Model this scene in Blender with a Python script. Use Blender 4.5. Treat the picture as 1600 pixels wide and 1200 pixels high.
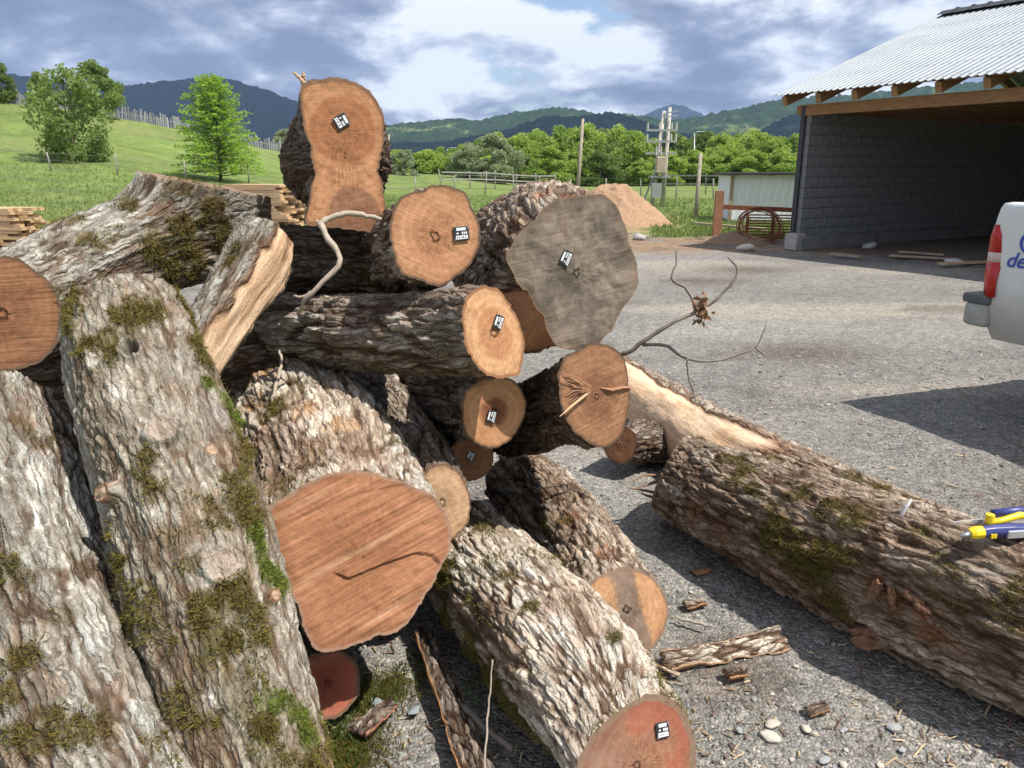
import bpy, bmesh, math, random
import numpy as np
from mathutils import Vector, Matrix

# ------------------------------------------------------------------ camera, sky, sun, exposure
for o in list(bpy.data.objects):
    bpy.data.objects.remove(o, do_unlink=True)
SC = bpy.context.scene
COL = SC.collection
CAM_H, PITCH, FPX = 1.55, math.radians(15.6), 1200.0
CP, SP = math.cos(PITCH), math.sin(PITCH)
cam_d = bpy.data.cameras.new("camera"); cam = bpy.data.objects.new("camera", cam_d); COL.objects.link(cam)
cam_d.sensor_width = 36.0; cam_d.lens = 36.0 * FPX / 1600.0
cam_d.clip_start = 0.05; cam_d.clip_end = 30000
cam.location = (0, 0, CAM_H); cam.rotation_euler = (math.pi / 2 - PITCH, 0, 0)
SC.camera = cam

SUN_EL = math.radians(60.0)
SUN_AZ = np.array([0.90, -0.435]); SUN_AZ /= np.linalg.norm(SUN_AZ)
SUN = Vector((SUN_AZ[0] * math.cos(SUN_EL), SUN_AZ[1] * math.cos(SUN_EL), math.sin(SUN_EL)))
sd = bpy.data.lights.new("sun", 'SUN'); sd.energy = 5.0; sd.angle = math.radians(0.55); sd.color = (1.0, 0.95, 0.87)
so = bpy.data.objects.new("sun", sd); COL.objects.link(so)
so.rotation_euler = SUN.to_track_quat('Z', 'Y').to_euler(); so.location = (8, -4, 20)

SC.view_settings.view_transform = 'Standard'; SC.view_settings.look = 'None'
SC.view_settings.gamma = 1.0; SC.view_settings.exposure = 0.45
SC.view_settings.use_curve_mapping = False
SC.cycles.use_adaptive_sampling = True; SC.cycles.adaptive_threshold = 0.02; SC.cycles.adaptive_min_samples = 16
SC.cycles.use_denoising = True
try:
    SC.cycles.denoiser = 'OPENIMAGEDENOISE'
except Exception:
    pass
SC.cycles.max_bounces = 4; SC.cycles.diffuse_bounces = 2; SC.cycles.transparent_max_bounces = 8
SC.cycles.volume_bounces = 0; SC.cycles.caustics_reflective = False; SC.cycles.caustics_refractive = False

def raydir(px, py):
    u = (px - 800.0) / FPX; v = -(py - 600.0) / FPX
    return np.array([u, CP + v * SP, -SP + v * CP])
def P(px, py, D):
    return np.array([0, 0, CAM_H]) + D * raydir(px, py)
def G(px, py, z=0.0):
    d = raydir(px, py); return np.array([0, 0, CAM_H]) + d * ((z - CAM_H) / d[2])
def proj(p):
    p = np.asarray(p, float) - np.array([0, 0, CAM_H])
    x = p[..., 0]; f = p[..., 1] * CP - p[..., 2] * SP; u = p[..., 1] * SP + p[..., 2] * CP
    return 800 + FPX * x / f, 600 - FPX * u / f, f

def nd(nt, typ, loc=None, **kw):
    n = nt.nodes.new(typ)
    for k, v in kw.items():
        if k.startswith('i_'):
            n.inputs[k[2:].replace('_', ' ')].default_value = v
        else:
            setattr(n, k, v)
    return n
def lk(nt, a, b): nt.links.new(a, b)
def ramp(nt, fac, stops, interp='LINEAR'):
    r = nt.nodes.new('ShaderNodeValToRGB'); r.color_ramp.interpolation = interp
    e = r.color_ramp.elements
    while len(e) < len(stops): e.new(0.5)
    for i, (p, c) in enumerate(stops):
        e[i].position = p; e[i].color = (c[0], c[1], c[2], 1) if len(c) == 3 else c
    lk(nt, fac, r.inputs[0]); return r.outputs[0]
def math_n(nt, op, a, b=None, c=None, clamp=False):
    n = nt.nodes.new('ShaderNodeMath'); n.operation = op; n.use_clamp = clamp
    for i, v in enumerate((a, b, c)):
        if v is None: continue
        if isinstance(v, (int, float)): n.inputs[i].default_value = v
        else: lk(nt, v, n.inputs[i])
    return n.outputs[0]
def mixc(nt, fac, a, b, mode='MIX'):
    n = nt.nodes.new('ShaderNodeMix'); n.data_type = 'RGBA'; n.blend_type = mode
    for i, v in ((0, fac), (6, a), (7, b)):
        if isinstance(v, (int, float)): n.inputs[i].default_value = v
        elif isinstance(v, tuple): n.inputs[i].default_value = (v[0], v[1], v[2], 1)
        else: lk(nt, v, n.inputs[i])
    return n.outputs[2]
def smooth_n(nt, v, lo, hi):
    n = nt.nodes.new('ShaderNodeMapRange'); n.interpolation_type = 'SMOOTHSTEP'
    n.inputs[1].default_value = lo; n.inputs[2].default_value = hi
    lk(nt, v, n.inputs[0]); return n.outputs[0]

def build_world():
    w = bpy.data.worlds.new("World"); SC.world = w; w.use_nodes = True
    nt = w.node_tree; nt.nodes.clear()
    out = nt.nodes.new('ShaderNodeOutputWorld')
    sky = nt.nodes.new('ShaderNodeTexSky'); sky.sky_type = 'NISHITA'; sky.sun_disc = False
    sky.sun_elevation = SUN_EL; sky.sun_rotation = math.atan2(SUN_AZ[0], SUN_AZ[1])
    sky.air_density = 1.0; sky.dust_density = 1.0
    bg = nt.nodes.new('ShaderNodeBackground'); bg.inputs[1].default_value = 0.12
    lk(nt, sky.outputs[0], bg.inputs[0])
    tc = nt.nodes.new('ShaderNodeTexCoord')
    sep = nt.nodes.new('ShaderNodeSeparateXYZ'); lk(nt, tc.outputs['Generated'], sep.inputs[0])
    # project on a curved cloud deck
    zz = math_n(nt, 'ADD', math_n(nt, 'MAXIMUM', sep.outputs[2], 0.0), 0.34)
    cx = math_n(nt, 'DIVIDE', sep.outputs[0], zz); cy = math_n(nt, 'DIVIDE', sep.outputs[1], zz)
    cb = nt.nodes.new('ShaderNodeCombineXYZ'); lk(nt, cx, cb.inputs[0]); lk(nt, cy, cb.inputs[1]); cb.inputs[2].default_value = 3.7
    n1 = nd(nt, 'ShaderNodeTexNoise'); lk(nt, cb.outputs[0], n1.inputs['Vector'])
    n1.inputs['Scale'].default_value = 3.3; n1.inputs['Detail'].default_value = 8; n1.inputs['Roughness'].default_value = 0.57; n1.inputs['Distortion'].default_value = 0.15
    n2 = nd(nt, 'ShaderNodeTexNoise')
    ad = nt.nodes.new('ShaderNodeVectorMath'); ad.operation = 'ADD'; ad.inputs[1].default_value = (0.02, -0.09, 0.0)
    lk(nt, cb.outputs[0], ad.inputs[0]); lk(nt, ad.outputs[0], n2.inputs['Vector'])
    n2.inputs['Scale'].default_value = 3.3; n2.inputs['Detail'].default_value = 8; n2.inputs['Roughness'].default_value = 0.57; n2.inputs['Distortion'].default_value = 0.15
    n3 = nd(nt, 'ShaderNodeTexNoise'); a3 = nt.nodes.new('ShaderNodeVectorMath'); a3.operation = 'ADD'; a3.inputs[1].default_value = (7.3, 2.1, 5.0); lk(nt, cb.outputs[0], a3.inputs[0]); lk(nt, a3.outputs[0], n3.inputs['Vector'])
    n3.inputs['Scale'].default_value = 1.9; n3.inputs['Detail'].default_value = 5; n3.inputs['Roughness'].default_value = 0.55
    cov = math_n(nt, 'MULTIPLY_ADD', n1.outputs[0], 2.0, -.5)
    shd = math_n(nt, 'ADD', math_n(nt, 'MULTIPLY_ADD', n3.outputs[0], 1.5, -.25), math_n(nt, 'MULTIPLY', math_n(nt, 'SUBTRACT', n2.outputs[0], n1.outputs[0]), 2.2))
    def blob(px, py, rad, amp):
        d = raydir(px, py); d /= np.linalg.norm(d)
        v = nt.nodes.new('ShaderNodeVectorMath'); v.operation = 'DOT_PRODUCT'
        lk(nt, tc.outputs['Generated'], v.inputs[0]); v.inputs[1].default_value = tuple(d)
        return math_n(nt, 'MULTIPLY', smooth_n(nt, v.outputs['Value'], math.cos(rad), 1.0), amp)
    for a in [(845, 55, .16, -.34), (300, 80, .5, .25), (1180, 90, .3, .25), (640, 130, .2, .12), (980, 130, .12, .1)]:
        cov = math_n(nt, 'ADD', cov, blob(*a))
    # shade: higher is darker cloud base
    for a in [(530, 95, .12, .24), (360, 80, .22, .18), (100, 85, .22, .20), (640, 150, .13, -.14), (720, 90, .16, -.20), (420, 150, .12, .12), (560, 30, .16, -.10),
              (150, 25, .2, -.08), (1080, 100, .18, .20), (1230, 90, .15, .12), (930, 125, .09, -.22), (900, 15, .12, -.16), (1010, 25, .10, -.16), (1160, 20, .1, .05),
              (1330, 20, .22, -.04), (820, 148, .08, .12), (1210, 140, .07, -.20)]:
        shd = math_n(nt, 'ADD', shd, blob(*a))
    mask = smooth_n(nt, cov, 0.24, 0.44)
    colr = ramp(nt, shd, [(0.26, (0.90, 0.92, 0.94)), (0.42, (0.63, 0.67, 0.745)), (0.57, (0.40, 0.44, 0.545)), (0.76, (0.245, 0.28, 0.385)), (0.98, (0.165, 0.195, 0.28))])
    bgc = nt.nodes.new('ShaderNodeBackground'); lk(nt, colr, bgc.inputs[0]); bgc.inputs[1].default_value = 0.95
    mx = nt.nodes.new('ShaderNodeMixShader'); lk(nt, mask, mx.inputs[0]); lk(nt, bg.outputs[0], mx.inputs[1]); lk(nt, bgc.outputs[0], mx.inputs[2])
    lk(nt, mx.outputs[0], out.inputs[0])
build_world()

# ------------------------------------------------------------------ numpy noise
def _h(ix, iy, iz, s):
    n = (ix.astype(np.int64) * 374761393 + iy.astype(np.int64) * 668265263 + iz.astype(np.int64) * 2147483647 + s * 974634777) & 0xFFFFFFFF
    n = ((n ^ (n >> 13)) * 1274126177) & 0xFFFFFFFF
    n = ((n ^ (n >> 16)) * 2246822519) & 0xFFFFFFFF
    return ((n ^ (n >> 15)) & 0xFFFFFF) / float(0xFFFFFF)
def vnoise(x, y, z, s=0):
    x, y, z = np.broadcast_arrays(np.asarray(x, float), np.asarray(y, float), np.asarray(z, float))
    ix, iy, iz = np.floor(x), np.floor(y), np.floor(z)
    fx, fy, fz = x - ix, y - iy, z - iz
    fx = fx * fx * fx * (fx * (fx * 6 - 15) + 10); fy = fy * fy * fy * (fy * (fy * 6 - 15) + 10); fz = fz * fz * fz * (fz * (fz * 6 - 15) + 10)
    r = 0
    for dx in (0, 1):
        for dy in (0, 1):
            for dz in (0, 1):
                r = r + _h(ix + dx, iy + dy, iz + dz, s) * (fx if dx else 1 - fx) * (fy if dy else 1 - fy) * (fz if dz else 1 - fz)
    return r * 2 - 1
def fbm(x, y, z, s=0, o=4, g=0.5):
    r = 0; a = 1.0; t = 0.0; f = 1.0
    for i in range(o):
        r = r + a * vnoise(x * f, y * f, z * f, s + i * 17); t += a; a *= g; f *= 2.03
    return r / t * 1.35
def worley(x, y, z, s=0, jit=0.9):
    ix, iy, iz = np.floor(x), np.floor(y), np.floor(z)
    f1 = np.full(x.shape, 9.0); f2 = np.full(x.shape, 9.0); cid = np.zeros(x.shape)
    for dx in (-1, 0, 1):
        for dy in (-1, 0, 1):
            for dz in (-1, 0, 1):
                jx, jy, jz = ix + dx, iy + dy, iz + dz
                d = (jx + .5 + jit * (_h(jx, jy, jz, s) - .5) - x) ** 2 + (jy + .5 + jit * (_h(jx, jy, jz, s + 1) - .5) - y) ** 2 + (jz + .5 + jit * (_h(jx, jy, jz, s + 2) - .5) - z) ** 2
                c = _h(jx, jy, jz, s + 3)
                lt = d < f1
                f2 = np.where(lt, f1, np.minimum(f2, d)); cid = np.where(lt, c, cid); f1 = np.where(lt, d, f1)
    return np.sqrt(f1), np.sqrt(f2), cid
def sst(a, b, x):
    t = np.clip((x - a) / (b - a), 0, 1); return t * t * (3 - 2 * t)
def norm(v):
    v = np.asarray(v, float); return v / np.linalg.norm(v)
def cm(a, b, w):   # colour lerp
    w = np.asarray(w)[..., None]; return a * (1 - w) + np.asarray(b) * w

# ------------------------------------------------------------------ object helpers
def obj(name, me, mat=None, parent=None, loc=None):
    o = bpy.data.objects.new(name, me); COL.objects.link(o)
    if mat is not None and me is not None and not me.materials: me.materials.append(mat)
    if parent is not None: o.parent = parent
    if loc is not None: o.location = tuple(loc)
    return o
def tag(o, label=None, cat=None, group=None, kind=None):
    if label: o["label"] = label
    if cat: o["category"] = cat
    if group: o["group"] = group
    if kind: o["kind"] = kind
    return o
def thing(name, label, cat, loc=(0, 0, 0), rz=0.0, group=None):
    o = bpy.data.objects.new(name, None); COL.objects.link(o); o.empty_display_size = 0.1
    o.location = tuple(loc); o.rotation_euler = (0, 0, rz)
    return tag(o, label, cat, group)
def npmesh(name, V, F, smooth=True, cols=None, uv=None, fattr=None, vattr=None):
    V = np.ascontiguousarray(V, np.float32).reshape(-1, 3)
    me = bpy.data.meshes.new(name)
    if isinstance(F, np.ndarray): Fl = [F]
    else: Fl = [f for f in F if len(f)]
    nf = sum(len(f) for f in Fl)
    loops = np.concatenate([f.reshape(-1) for f in Fl]).astype(np.int32)
    tot = np.concatenate([np.full(len(f), f.shape[1]) for f in Fl]).astype(np.int32)
    st = np.concatenate([[0], np.cumsum(tot)[:-1]]).astype(np.int32)
    me.vertices.add(len(V)); me.vertices.foreach_set('co', V.ravel())
    me.loops.add(len(loops)); me.loops.foreach_set('vertex_index', loops)
    me.polygons.add(nf); me.polygons.foreach_set('loop_start', st)
    me.polygons.foreach_set('use_smooth', np.full(nf, smooth))
    if cols is not None:
        a = me.color_attributes.new('Col', 'FLOAT_COLOR', 'POINT')
        c = np.ones((len(V), 4), np.float32); c[:, :3] = np.clip(cols, 0, 1); a.data.foreach_set('color', c.ravel())
    for k, v in (fattr or {}).items():
        a = me.attributes.new(k, 'FLOAT', 'POINT'); a.data.foreach_set('value', np.ascontiguousarray(v, np.float32).ravel())
    if uv is not None:
        a = me.attributes.new('fc', 'FLOAT_VECTOR', 'POINT'); u = np.zeros((len(V), 3), np.float32); u[:, :2] = uv; a.data.foreach_set('vector', u.ravel())
    if vattr is not None:
        a = me.attributes.new('bc', 'FLOAT_VECTOR', 'POINT'); a.data.foreach_set('vector', np.ascontiguousarray(vattr, np.float32).ravel())
    me.update(calc_edges=True); return me
def grid_faces(nr, nc, wrap=False):
    i = np.arange(nr - 1)[:, None]; j = np.arange(nc if wrap else nc - 1)[None, :]
    j2 = (j + 1) % nc
    return np.stack([i * nc + j, i * nc + j2, (i + 1) * nc + j2, (i + 1) * nc + j], -1).reshape(-1, 4)
class MB:
    """collects simple shapes into one mesh"""
    def __init__(s): s.V = []; s.F = []; s.n = 0
    def add(s, V, F):
        s.V.append(np.asarray(V, float).reshape(-1, 3)); s.F += [[i + s.n for i in f] for f in F]; s.n += len(s.V[-1]); return s
    def box(s, c, half, M=None):
        x = np.array([[a, b, d] for d in (-1, 1) for b in (-1, 1) for a in (-1, 1)], float) * np.asarray(half, float)
        if M is not None: x = x @ np.asarray(M, float)
        return s.add(x + np.asarray(c, float), [[0, 2, 3, 1], [4, 5, 7, 6], [0, 1, 5, 4], [2, 6, 7, 3], [0, 4, 6, 2], [1, 3, 7, 5]])
    def bar(s, a, b, w, h, up=(0, 0, 1)):
        a = np.asarray(a, float); b = np.asarray(b, float); d = b - a; L = np.linalg.norm(d); d /= L
        r = np.cross(d, up); r /= np.linalg.norm(r); u = np.cross(r, d)
        return s.box((a + b) / 2, (L / 2, w / 2, h / 2), np.array([d, r, u]))
    def tube(s, pts, rad, n=8, cap=True):
        pts = np.asarray(pts, float); rad = np.broadcast_to(np.asarray(rad, float), (len(pts),))
        T = np.gradient(pts, axis=0); T /= np.linalg.norm(T, axis=1)[:, None] + 1e-12
        ref = np.array([0, 0, 1.0]) if abs(T[0][2]) < .9 else np.array([1.0, 0, 0])
        u = np.cross(ref, T[0]); u /= np.linalg.norm(u); V = []
        for i in range(len(pts)):
            u = u - T[i] * (u @ T[i]); u /= np.linalg.norm(u); v = np.cross(T[i], u)
            an = np.linspace(0, 2 * np.pi, n, endpoint=False)
            V.append(pts[i] + rad[i] * (np.cos(an)[:, None] * u + np.sin(an)[:, None] * v))
        V = np.concatenate(V); F = grid_faces(len(pts), n, True).tolist()
        if cap: F += [list(range(n))[::-1], [(len(pts) - 1) * n + k for k in range(n)]]
        return s.add(V, F)
    def prism(s, poly, axis_a, axis_b, axis_t, o, t0, t1):
        p = np.asarray(poly, float); n = len(p)
        base = np.asarray(o) + p[:, :1] * np.asarray(axis_a) + p[:, 1:2] * np.asarray(axis_b)
        V = np.concatenate([base + t0 * np.asarray(axis_t), base + t1 * np.asarray(axis_t)])
        F = [list(range(n))[::-1], [n + k for k in range(n)]] + [[k, (k + 1) % n, n + (k + 1) % n, n + k] for k in range(n)]
        return s.add(V, F)
    def mesh(s, name, smooth=False):
        me = bpy.data.meshes.new(name); me.from_pydata([tuple(v) for v in np.concatenate(s.V)], [], s.F)
        bm = bmesh.new(); bm.from_mesh(me); bmesh.ops.recalc_face_normals(bm, faces=bm.faces); bm.to_mesh(me); bm.free()
        me.polygons.foreach_set('use_smooth', np.full(len(me.polygons), smooth)); me.update(); return me
    def build(s, name, mat, parent=None, origin=None, smooth=False, bevel=0.0):
        if origin is not None: s.V = [v - np.asarray(origin, float) for v in s.V]
        me = s.mesh(name, smooth); o = obj(name, me, mat, parent)
        if bevel:
            m = o.modifiers.new('bevel', 'BEVEL'); m.width = bevel; m.segments = 2; m.limit_method = 'ANGLE'
        return o
def top(o, loc): o.location = tuple(loc); return o
def cr(pts, n):
    """Catmull-Rom through rows of pts, n samples, roughly even"""
    p = np.asarray(pts, float); q = np.vstack([2 * p[0] - p[1], p, 2 * p[-1] - p[-2]])
    seg = np.linalg.norm(np.diff(p[:, :3], axis=0), axis=1); cum = np.concatenate([[0], np.cumsum(seg)])
    t = np.linspace(0, cum[-1], n); k = np.clip(np.searchsorted(cum, t, side='right') - 1, 0, len(seg) - 1)
    u = ((t - cum[k]) / seg[k])[:, None]; a, b, c, d = q[k], q[k + 1], q[k + 2], q[k + 3]
    return 0.5 * (2 * b + (c - a) * u + (2 * a - 5 * b + 4 * c - d) * u ** 2 + (3 * b - a - 3 * c + d) * u ** 3), t

# ------------------------------------------------------------------ materials
def newmat(name):
    m = bpy.data.materials.new(name); m.use_nodes = True; nt = m.node_tree
    return m, nt, nt.nodes['Principled BSDF']
def noise(nt, vec, scale, detail=4, rough=0.55, dist=0.0):
    n = nt.nodes.new('ShaderNodeTexNoise'); n.inputs['Scale'].default_value = scale; n.inputs['Detail'].default_value = detail
    n.inputs['Roughness'].default_value = rough; n.inputs['Distortion'].default_value = dist
    if vec is not None: lk(nt, vec, n.inputs['Vector'])
    return n.outputs[0]
def bump(nt, b, h, strength, dist):
    n = nt.nodes.new('ShaderNodeBump'); n.inputs['Strength'].default_value = strength; n.inputs['Distance'].default_value = dist
    lk(nt, h, n.inputs['Height']); lk(nt, n.outputs[0], b.inputs['Normal']); return n
def wpos(nt): return nt.nodes.new('ShaderNodeNewGeometry').outputs['Position']
def opos(nt): return nt.nodes.new('ShaderNodeTexCoord').outputs['Object']
def plain(name, col, rough=0.8, var=0.25, scale=20, bumps=0.2, dist=0.002, metal=0.0, stretch=None):
    m, nt, b = newmat(name); v = opos(nt)
    if stretch:
        mp = nt.nodes.new('ShaderNodeMapping'); mp.inputs['Scale'].default_value = stretch; lk(nt, v, mp.inputs[0]); v = mp.outputs[0]
    n = noise(nt, v, scale, 6, 0.6)
    c = np.array(col)
    lk(nt, ramp(nt, n, [(0.25, tuple(np.clip(c * (1 - var), 0, 1))), (0.75, tuple(np.clip(c * (1 + var), 0, 1)))]), b.inputs['Base Color'])
    b.inputs['Roughness'].default_value = rough; b.inputs['Metallic'].default_value = metal
    if bumps: bump(nt, b, n, bumps, dist)
    return m
def bark_mat(name='bark', A1=(.021, .080), A2=(.0085, .026), con=1.0, ks=.8, bs=.9, fib=1.0):
    m, nt, b = newmat(name)
    cl_ = lambda lo, hi: ((1 - (1 - lo) * con,) * 3, (1 + (hi - 1) * con,) * 3); v = wpos(nt)
    at = nd(nt, 'ShaderNodeAttribute', attribute_name='Col')
    bc = nd(nt, 'ShaderNodeAttribute', attribute_name='bc').outputs['Vector']
    pw = nd(nt, 'ShaderNodeAttribute', attribute_name='smoothwood').outputs['Fac']; ipw = math_n(nt, 'SUBTRACT', 1.0, pw, clamp=True)
    def vadd(p, q, op='ADD'):
        n = nt.nodes.new('ShaderNodeVectorMath'); n.operation = op
        for i, x in enumerate((p, q)):
            if isinstance(x, tuple): n.inputs[i].default_value = x
            else: lk(nt, x, n.inputs[i])
        return n.outputs[0]
    def warp(vec, scale, amt):
        n = nt.nodes.new('ShaderNodeTexNoise'); n.inputs['Scale'].default_value = scale; n.inputs['Detail'].default_value = 2; lk(nt, vec, n.inputs['Vector'])
        return vadd(vec, vadd(vadd(n.outputs['Color'], (.5, .5, .5), 'SUBTRACT'), (amt, amt, amt * 2.2), 'MULTIPLY'))
    w = warp(warp(bc, 14, .030), 75, .010)
    def cells(ca, cl, off):
        mp = vadd(vadd(w, (off, off * .7, off * .3)), (1 / ca, 1 / ca, 1 / cl), 'MULTIPLY')
        e = nt.nodes.new('ShaderNodeTexVoronoi'); e.feature = 'DISTANCE_TO_EDGE'; e.inputs['Scale'].default_value = 1; lk(nt, mp, e.inputs['Vector'])
        c = nt.nodes.new('ShaderNodeTexVoronoi'); c.inputs['Scale'].default_value = 1; lk(nt, mp, c.inputs['Vector'])
        sc = nt.nodes.new('ShaderNodeSeparateColor'); lk(nt, c.outputs['Color'], sc.inputs[0]); return e.outputs['Distance'], sc.outputs[0]
    e1, c1 = cells(A1[0], A1[1], 0.0); e2, c2 = cells(A2[0], A2[1], 3.1)
    st = vadd(w, (1, 1, .16), 'MULTIPLY'); ns = noise(nt, st, 95, 3, .62)          # fibres along the stem
    n = noise(nt, v, 190, 2, 0.62)
    gate = smooth_n(nt, noise(nt, bc, 16, 1, .5), .36, .58)
    k1 = math_n(nt, 'MULTIPLY', math_n(nt, 'SUBTRACT', 1.0, smooth_n(nt, e1, .015, .11)), ipw); k2 = math_n(nt, 'MULTIPLY', math_n(nt, 'MULTIPLY', math_n(nt, 'SUBTRACT', 1.0, smooth_n(nt, e2, .0, .10)), gate), ipw)
    c = mixc(nt, 1.0, at.outputs['Color'], ramp(nt, c1, [(0, cl_(.76, 1.2)[0]), (.6, (1.0, 1.0, 1.0)), (1, cl_(.76, 1.2)[1])]), 'MULTIPLY')
    c = mixc(nt, ipw, at.outputs['Color'], c)
    c = mixc(nt, math_n(nt, 'MULTIPLY', ipw, .9), c, mixc(nt, 1.0, c, ramp(nt, c2, [(0, cl_(.70, 1.3)[0]), (.55, (1.0, 1.0, 1.0)), (1, cl_(.70, 1.3)[1])]), 'MULTIPLY'))
    c = mixc(nt, 1.0, c, ramp(nt, ns, [(0.3, (.74, .72, .70)), (0.7, (1.19, 1.19, 1.19))]), 'MULTIPLY')
    c = mixc(nt, 1.0, c, ramp(nt, n, [(0.3, (.74, .72, .70)), (0.72, (1.2, 1.2, 1.2))]), 'MULTIPLY')
    c = mixc(nt, math_n(nt, 'MULTIPLY', k1, ks), c, mixc(nt, 1.0, at.outputs['Color'], (.36, .27, .205), 'MULTIPLY'))
    c = mixc(nt, math_n(nt, 'MULTIPLY', k2, ks * .7), c, mixc(nt, 1.0, at.outputs['Color'], (.45, .35, .27), 'MULTIPLY'))
    lk(nt, c, b.inputs['Base Color']); b.inputs['Roughness'].default_value = 0.92; b.inputs['Specular IOR Level'].default_value = 0.2
    h = math_n(nt, 'ADD', math_n(nt, 'MULTIPLY', smooth_n(nt, e1, .0, .16), math_n(nt, 'MULTIPLY', ipw, 1.0)), math_n(nt, 'MULTIPLY', math_n(nt, 'MULTIPLY', c1, ipw), .55))
    h = math_n(nt, 'ADD', h, math_n(nt, 'MULTIPLY', math_n(nt, 'ADD', math_n(nt, 'MULTIPLY', c2, .40), math_n(nt, 'MULTIPLY', k2, -.35)), ipw))
    h = math_n(nt, 'ADD', h, math_n(nt, 'ADD', math_n(nt, 'MULTIPLY', ns, .55), math_n(nt, 'MULTIPLY', n, .22)))
    bump(nt, b, h, bs, 0.0075); return m
BARK = bark_mat()
BARKS = {'grey': bark_mat('bark_streaky', (.022, .15), (.009, .034), .60, .52, .72), 'flaky': bark_mat('bark_fine', (.019, .085), (.008, .030), .55, .42, .60), 'white': bark_mat('bark_plated', (.027, .125), (.010, .034), .55, .52, .70),
         'furrow': bark_mat('bark_furrowed', (.021, .16), (.009, .034), .8, .7, .85), 'dark': BARK, 'chunky': bark_mat('bark_chunky', (.030, .12), (.010, .034), .75, .66, .85)}
def face_mat(name, heart, sap, rim=(.09, .055, .035), hr=0.5, hsoft=0.08, saw=(1, .2), sawamp=.5, sawscale=180, grey=0.0, greycol=(.2, .17, .145), red=0.0, pale=0.0, rings=1.0, rimw=.93, pith=(0, 0), seed=0.0, gstreak=False, hearts=(), ck_=.7):
    m, nt, b = newmat(name)
    fc = nd(nt, 'ShaderNodeAttribute', attribute_name='fc').outputs['Vector']
    t = nd(nt, 'ShaderNodeAttribute', attribute_name='t').outputs['Fac']
    off = nt.nodes.new('ShaderNodeVectorMath'); off.operation = 'SUBTRACT'; off.inputs[1].default_value = (pith[0], pith[1], -seed)
    lk(nt, fc, off.inputs[0]); v = off.outputs[0]
    nl = noise(nt, v, 7, 4, .5); nf = noise(nt, v, 60, 6, .65)
    wob = math_n(nt, 'MULTIPLY', math_n(nt, 'SUBTRACT', nl, .5), .05)
    ln = nt.nodes.new('ShaderNodeVectorMath'); ln.operation = 'LENGTH'; lk(nt, v, ln.inputs[0])
    r = math_n(nt, 'ADD', math_n(nt, 'SUBTRACT', ln.outputs['Value'], seed if seed else 0.0) if False else ln.outputs['Value'], wob)
    # flat radius (drop the seed component)
    sp = nt.nodes.new('ShaderNodeSeparateXYZ'); lk(nt, v, sp.inputs[0])
    r0 = math_n(nt, 'SQRT', math_n(nt, 'ADD', math_n(nt, 'POWER', sp.outputs[0], 2.0), math_n(nt, 'POWER', sp.outputs[1], 2.0)))
    r = math_n(nt, 'ADD', r0, wob)
    ring = math_n(nt, 'SINE', math_n(nt, 'MULTIPLY', r, 900.0)); ring2 = math_n(nt, 'SINE', math_n(nt, 'MULTIPLY', r, 260.0))
    tn = math_n(nt, 'ADD', t, math_n(nt, 'MULTIPLY', math_n(nt, 'SUBTRACT', nl, .5), .35))
    hm = smooth_n(nt, tn, hr - hsoft, hr + hsoft)
    c = mixc(nt, hm, tuple(heart), tuple(sap))
    for hx, hy, hrad, hcol in hearts:
        dx_ = math_n(nt, 'POWER', math_n(nt, 'SUBTRACT', sp.outputs[0], hx - pith[0]), 2.0); dy_ = math_n(nt, 'POWER', math_n(nt, 'SUBTRACT', sp.outputs[1], hy - pith[1]), 2.0)
        dd_ = math_n(nt, 'ADD', math_n(nt, 'SQRT', math_n(nt, 'ADD', dx_, dy_)), math_n(nt, 'MULTIPLY', wob, .9))
        c = mixc(nt, math_n(nt, 'MULTIPLY', math_n(nt, 'SUBTRACT', 1.0, smooth_n(nt, dd_, hrad - .010, hrad + .006)), .9), c, tuple(hcol))
    # angular rays, medullary streaks and saw tracks
    ang = math_n(nt, 'ARCTAN2', sp.outputs[1], sp.outputs[0])
    ca = nt.nodes.new('ShaderNodeCombineXYZ'); lk(nt, math_n(nt, 'MULTIPLY', ang, 9.0), ca.inputs[0]); lk(nt, math_n(nt, 'MULTIPLY', r0, 6.0), ca.inputs[1]); ca.inputs[2].default_value = seed
    ray = noise(nt, ca.outputs[0], 3.0, 4, .6)
    sv = norm(np.array([saw[0], saw[1]])); 
    across = math_n(nt, 'ADD', math_n(nt, 'MULTIPLY', sp.outputs[0], -float(sv[1])), math_n(nt, 'MULTIPLY', sp.outputs[1], float(sv[0])))
    along = math_n(nt, 'ADD', math_n(nt, 'MULTIPLY', sp.outputs[0], float(sv[0])), math_n(nt, 'MULTIPLY', sp.outputs[1], float(sv[1])))
    cs = nt.nodes.new('ShaderNodeCombineXYZ'); lk(nt, across, cs.inputs[0]); lk(nt, math_n(nt, 'MULTIPLY', along, .045), cs.inputs[1]); cs.inputs[2].default_value = seed * 1.7
    sawn = noise(nt, cs.outputs[0], sawscale, 3, .6, .15); sawb = noise(nt, cs.outputs[0], sawscale * .22, 3, .6, .1)
    c = mixc(nt, 1.0, c, ramp(nt, ring2, [(0, (.93, .92, .91)), (1, (1.05, 1.05, 1.05))]) if rings else (1, 1, 1), 'MULTIPLY')
    c = mixc(nt, 0.8, c, ramp(nt, ray, [(.3, (.80, .76, .72)), (.7, (1.12, 1.12, 1.12))]), 'MULTIPLY')
    c = mixc(nt, min(1.0, sawamp + .1), c, ramp(nt, sawn, [(.3, (.74, .70, .66)), (.7, (1.14, 1.13, 1.12))]), 'MULTIPLY')
    c = mixc(nt, 0.8, c, ramp(nt, nf, [(.25, (.78, .75, .72)), (.75, (1.15, 1.15, 1.15))]), 'MULTIPLY')
    blot = noise(nt, v, 14, 5, .62, .6)
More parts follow.
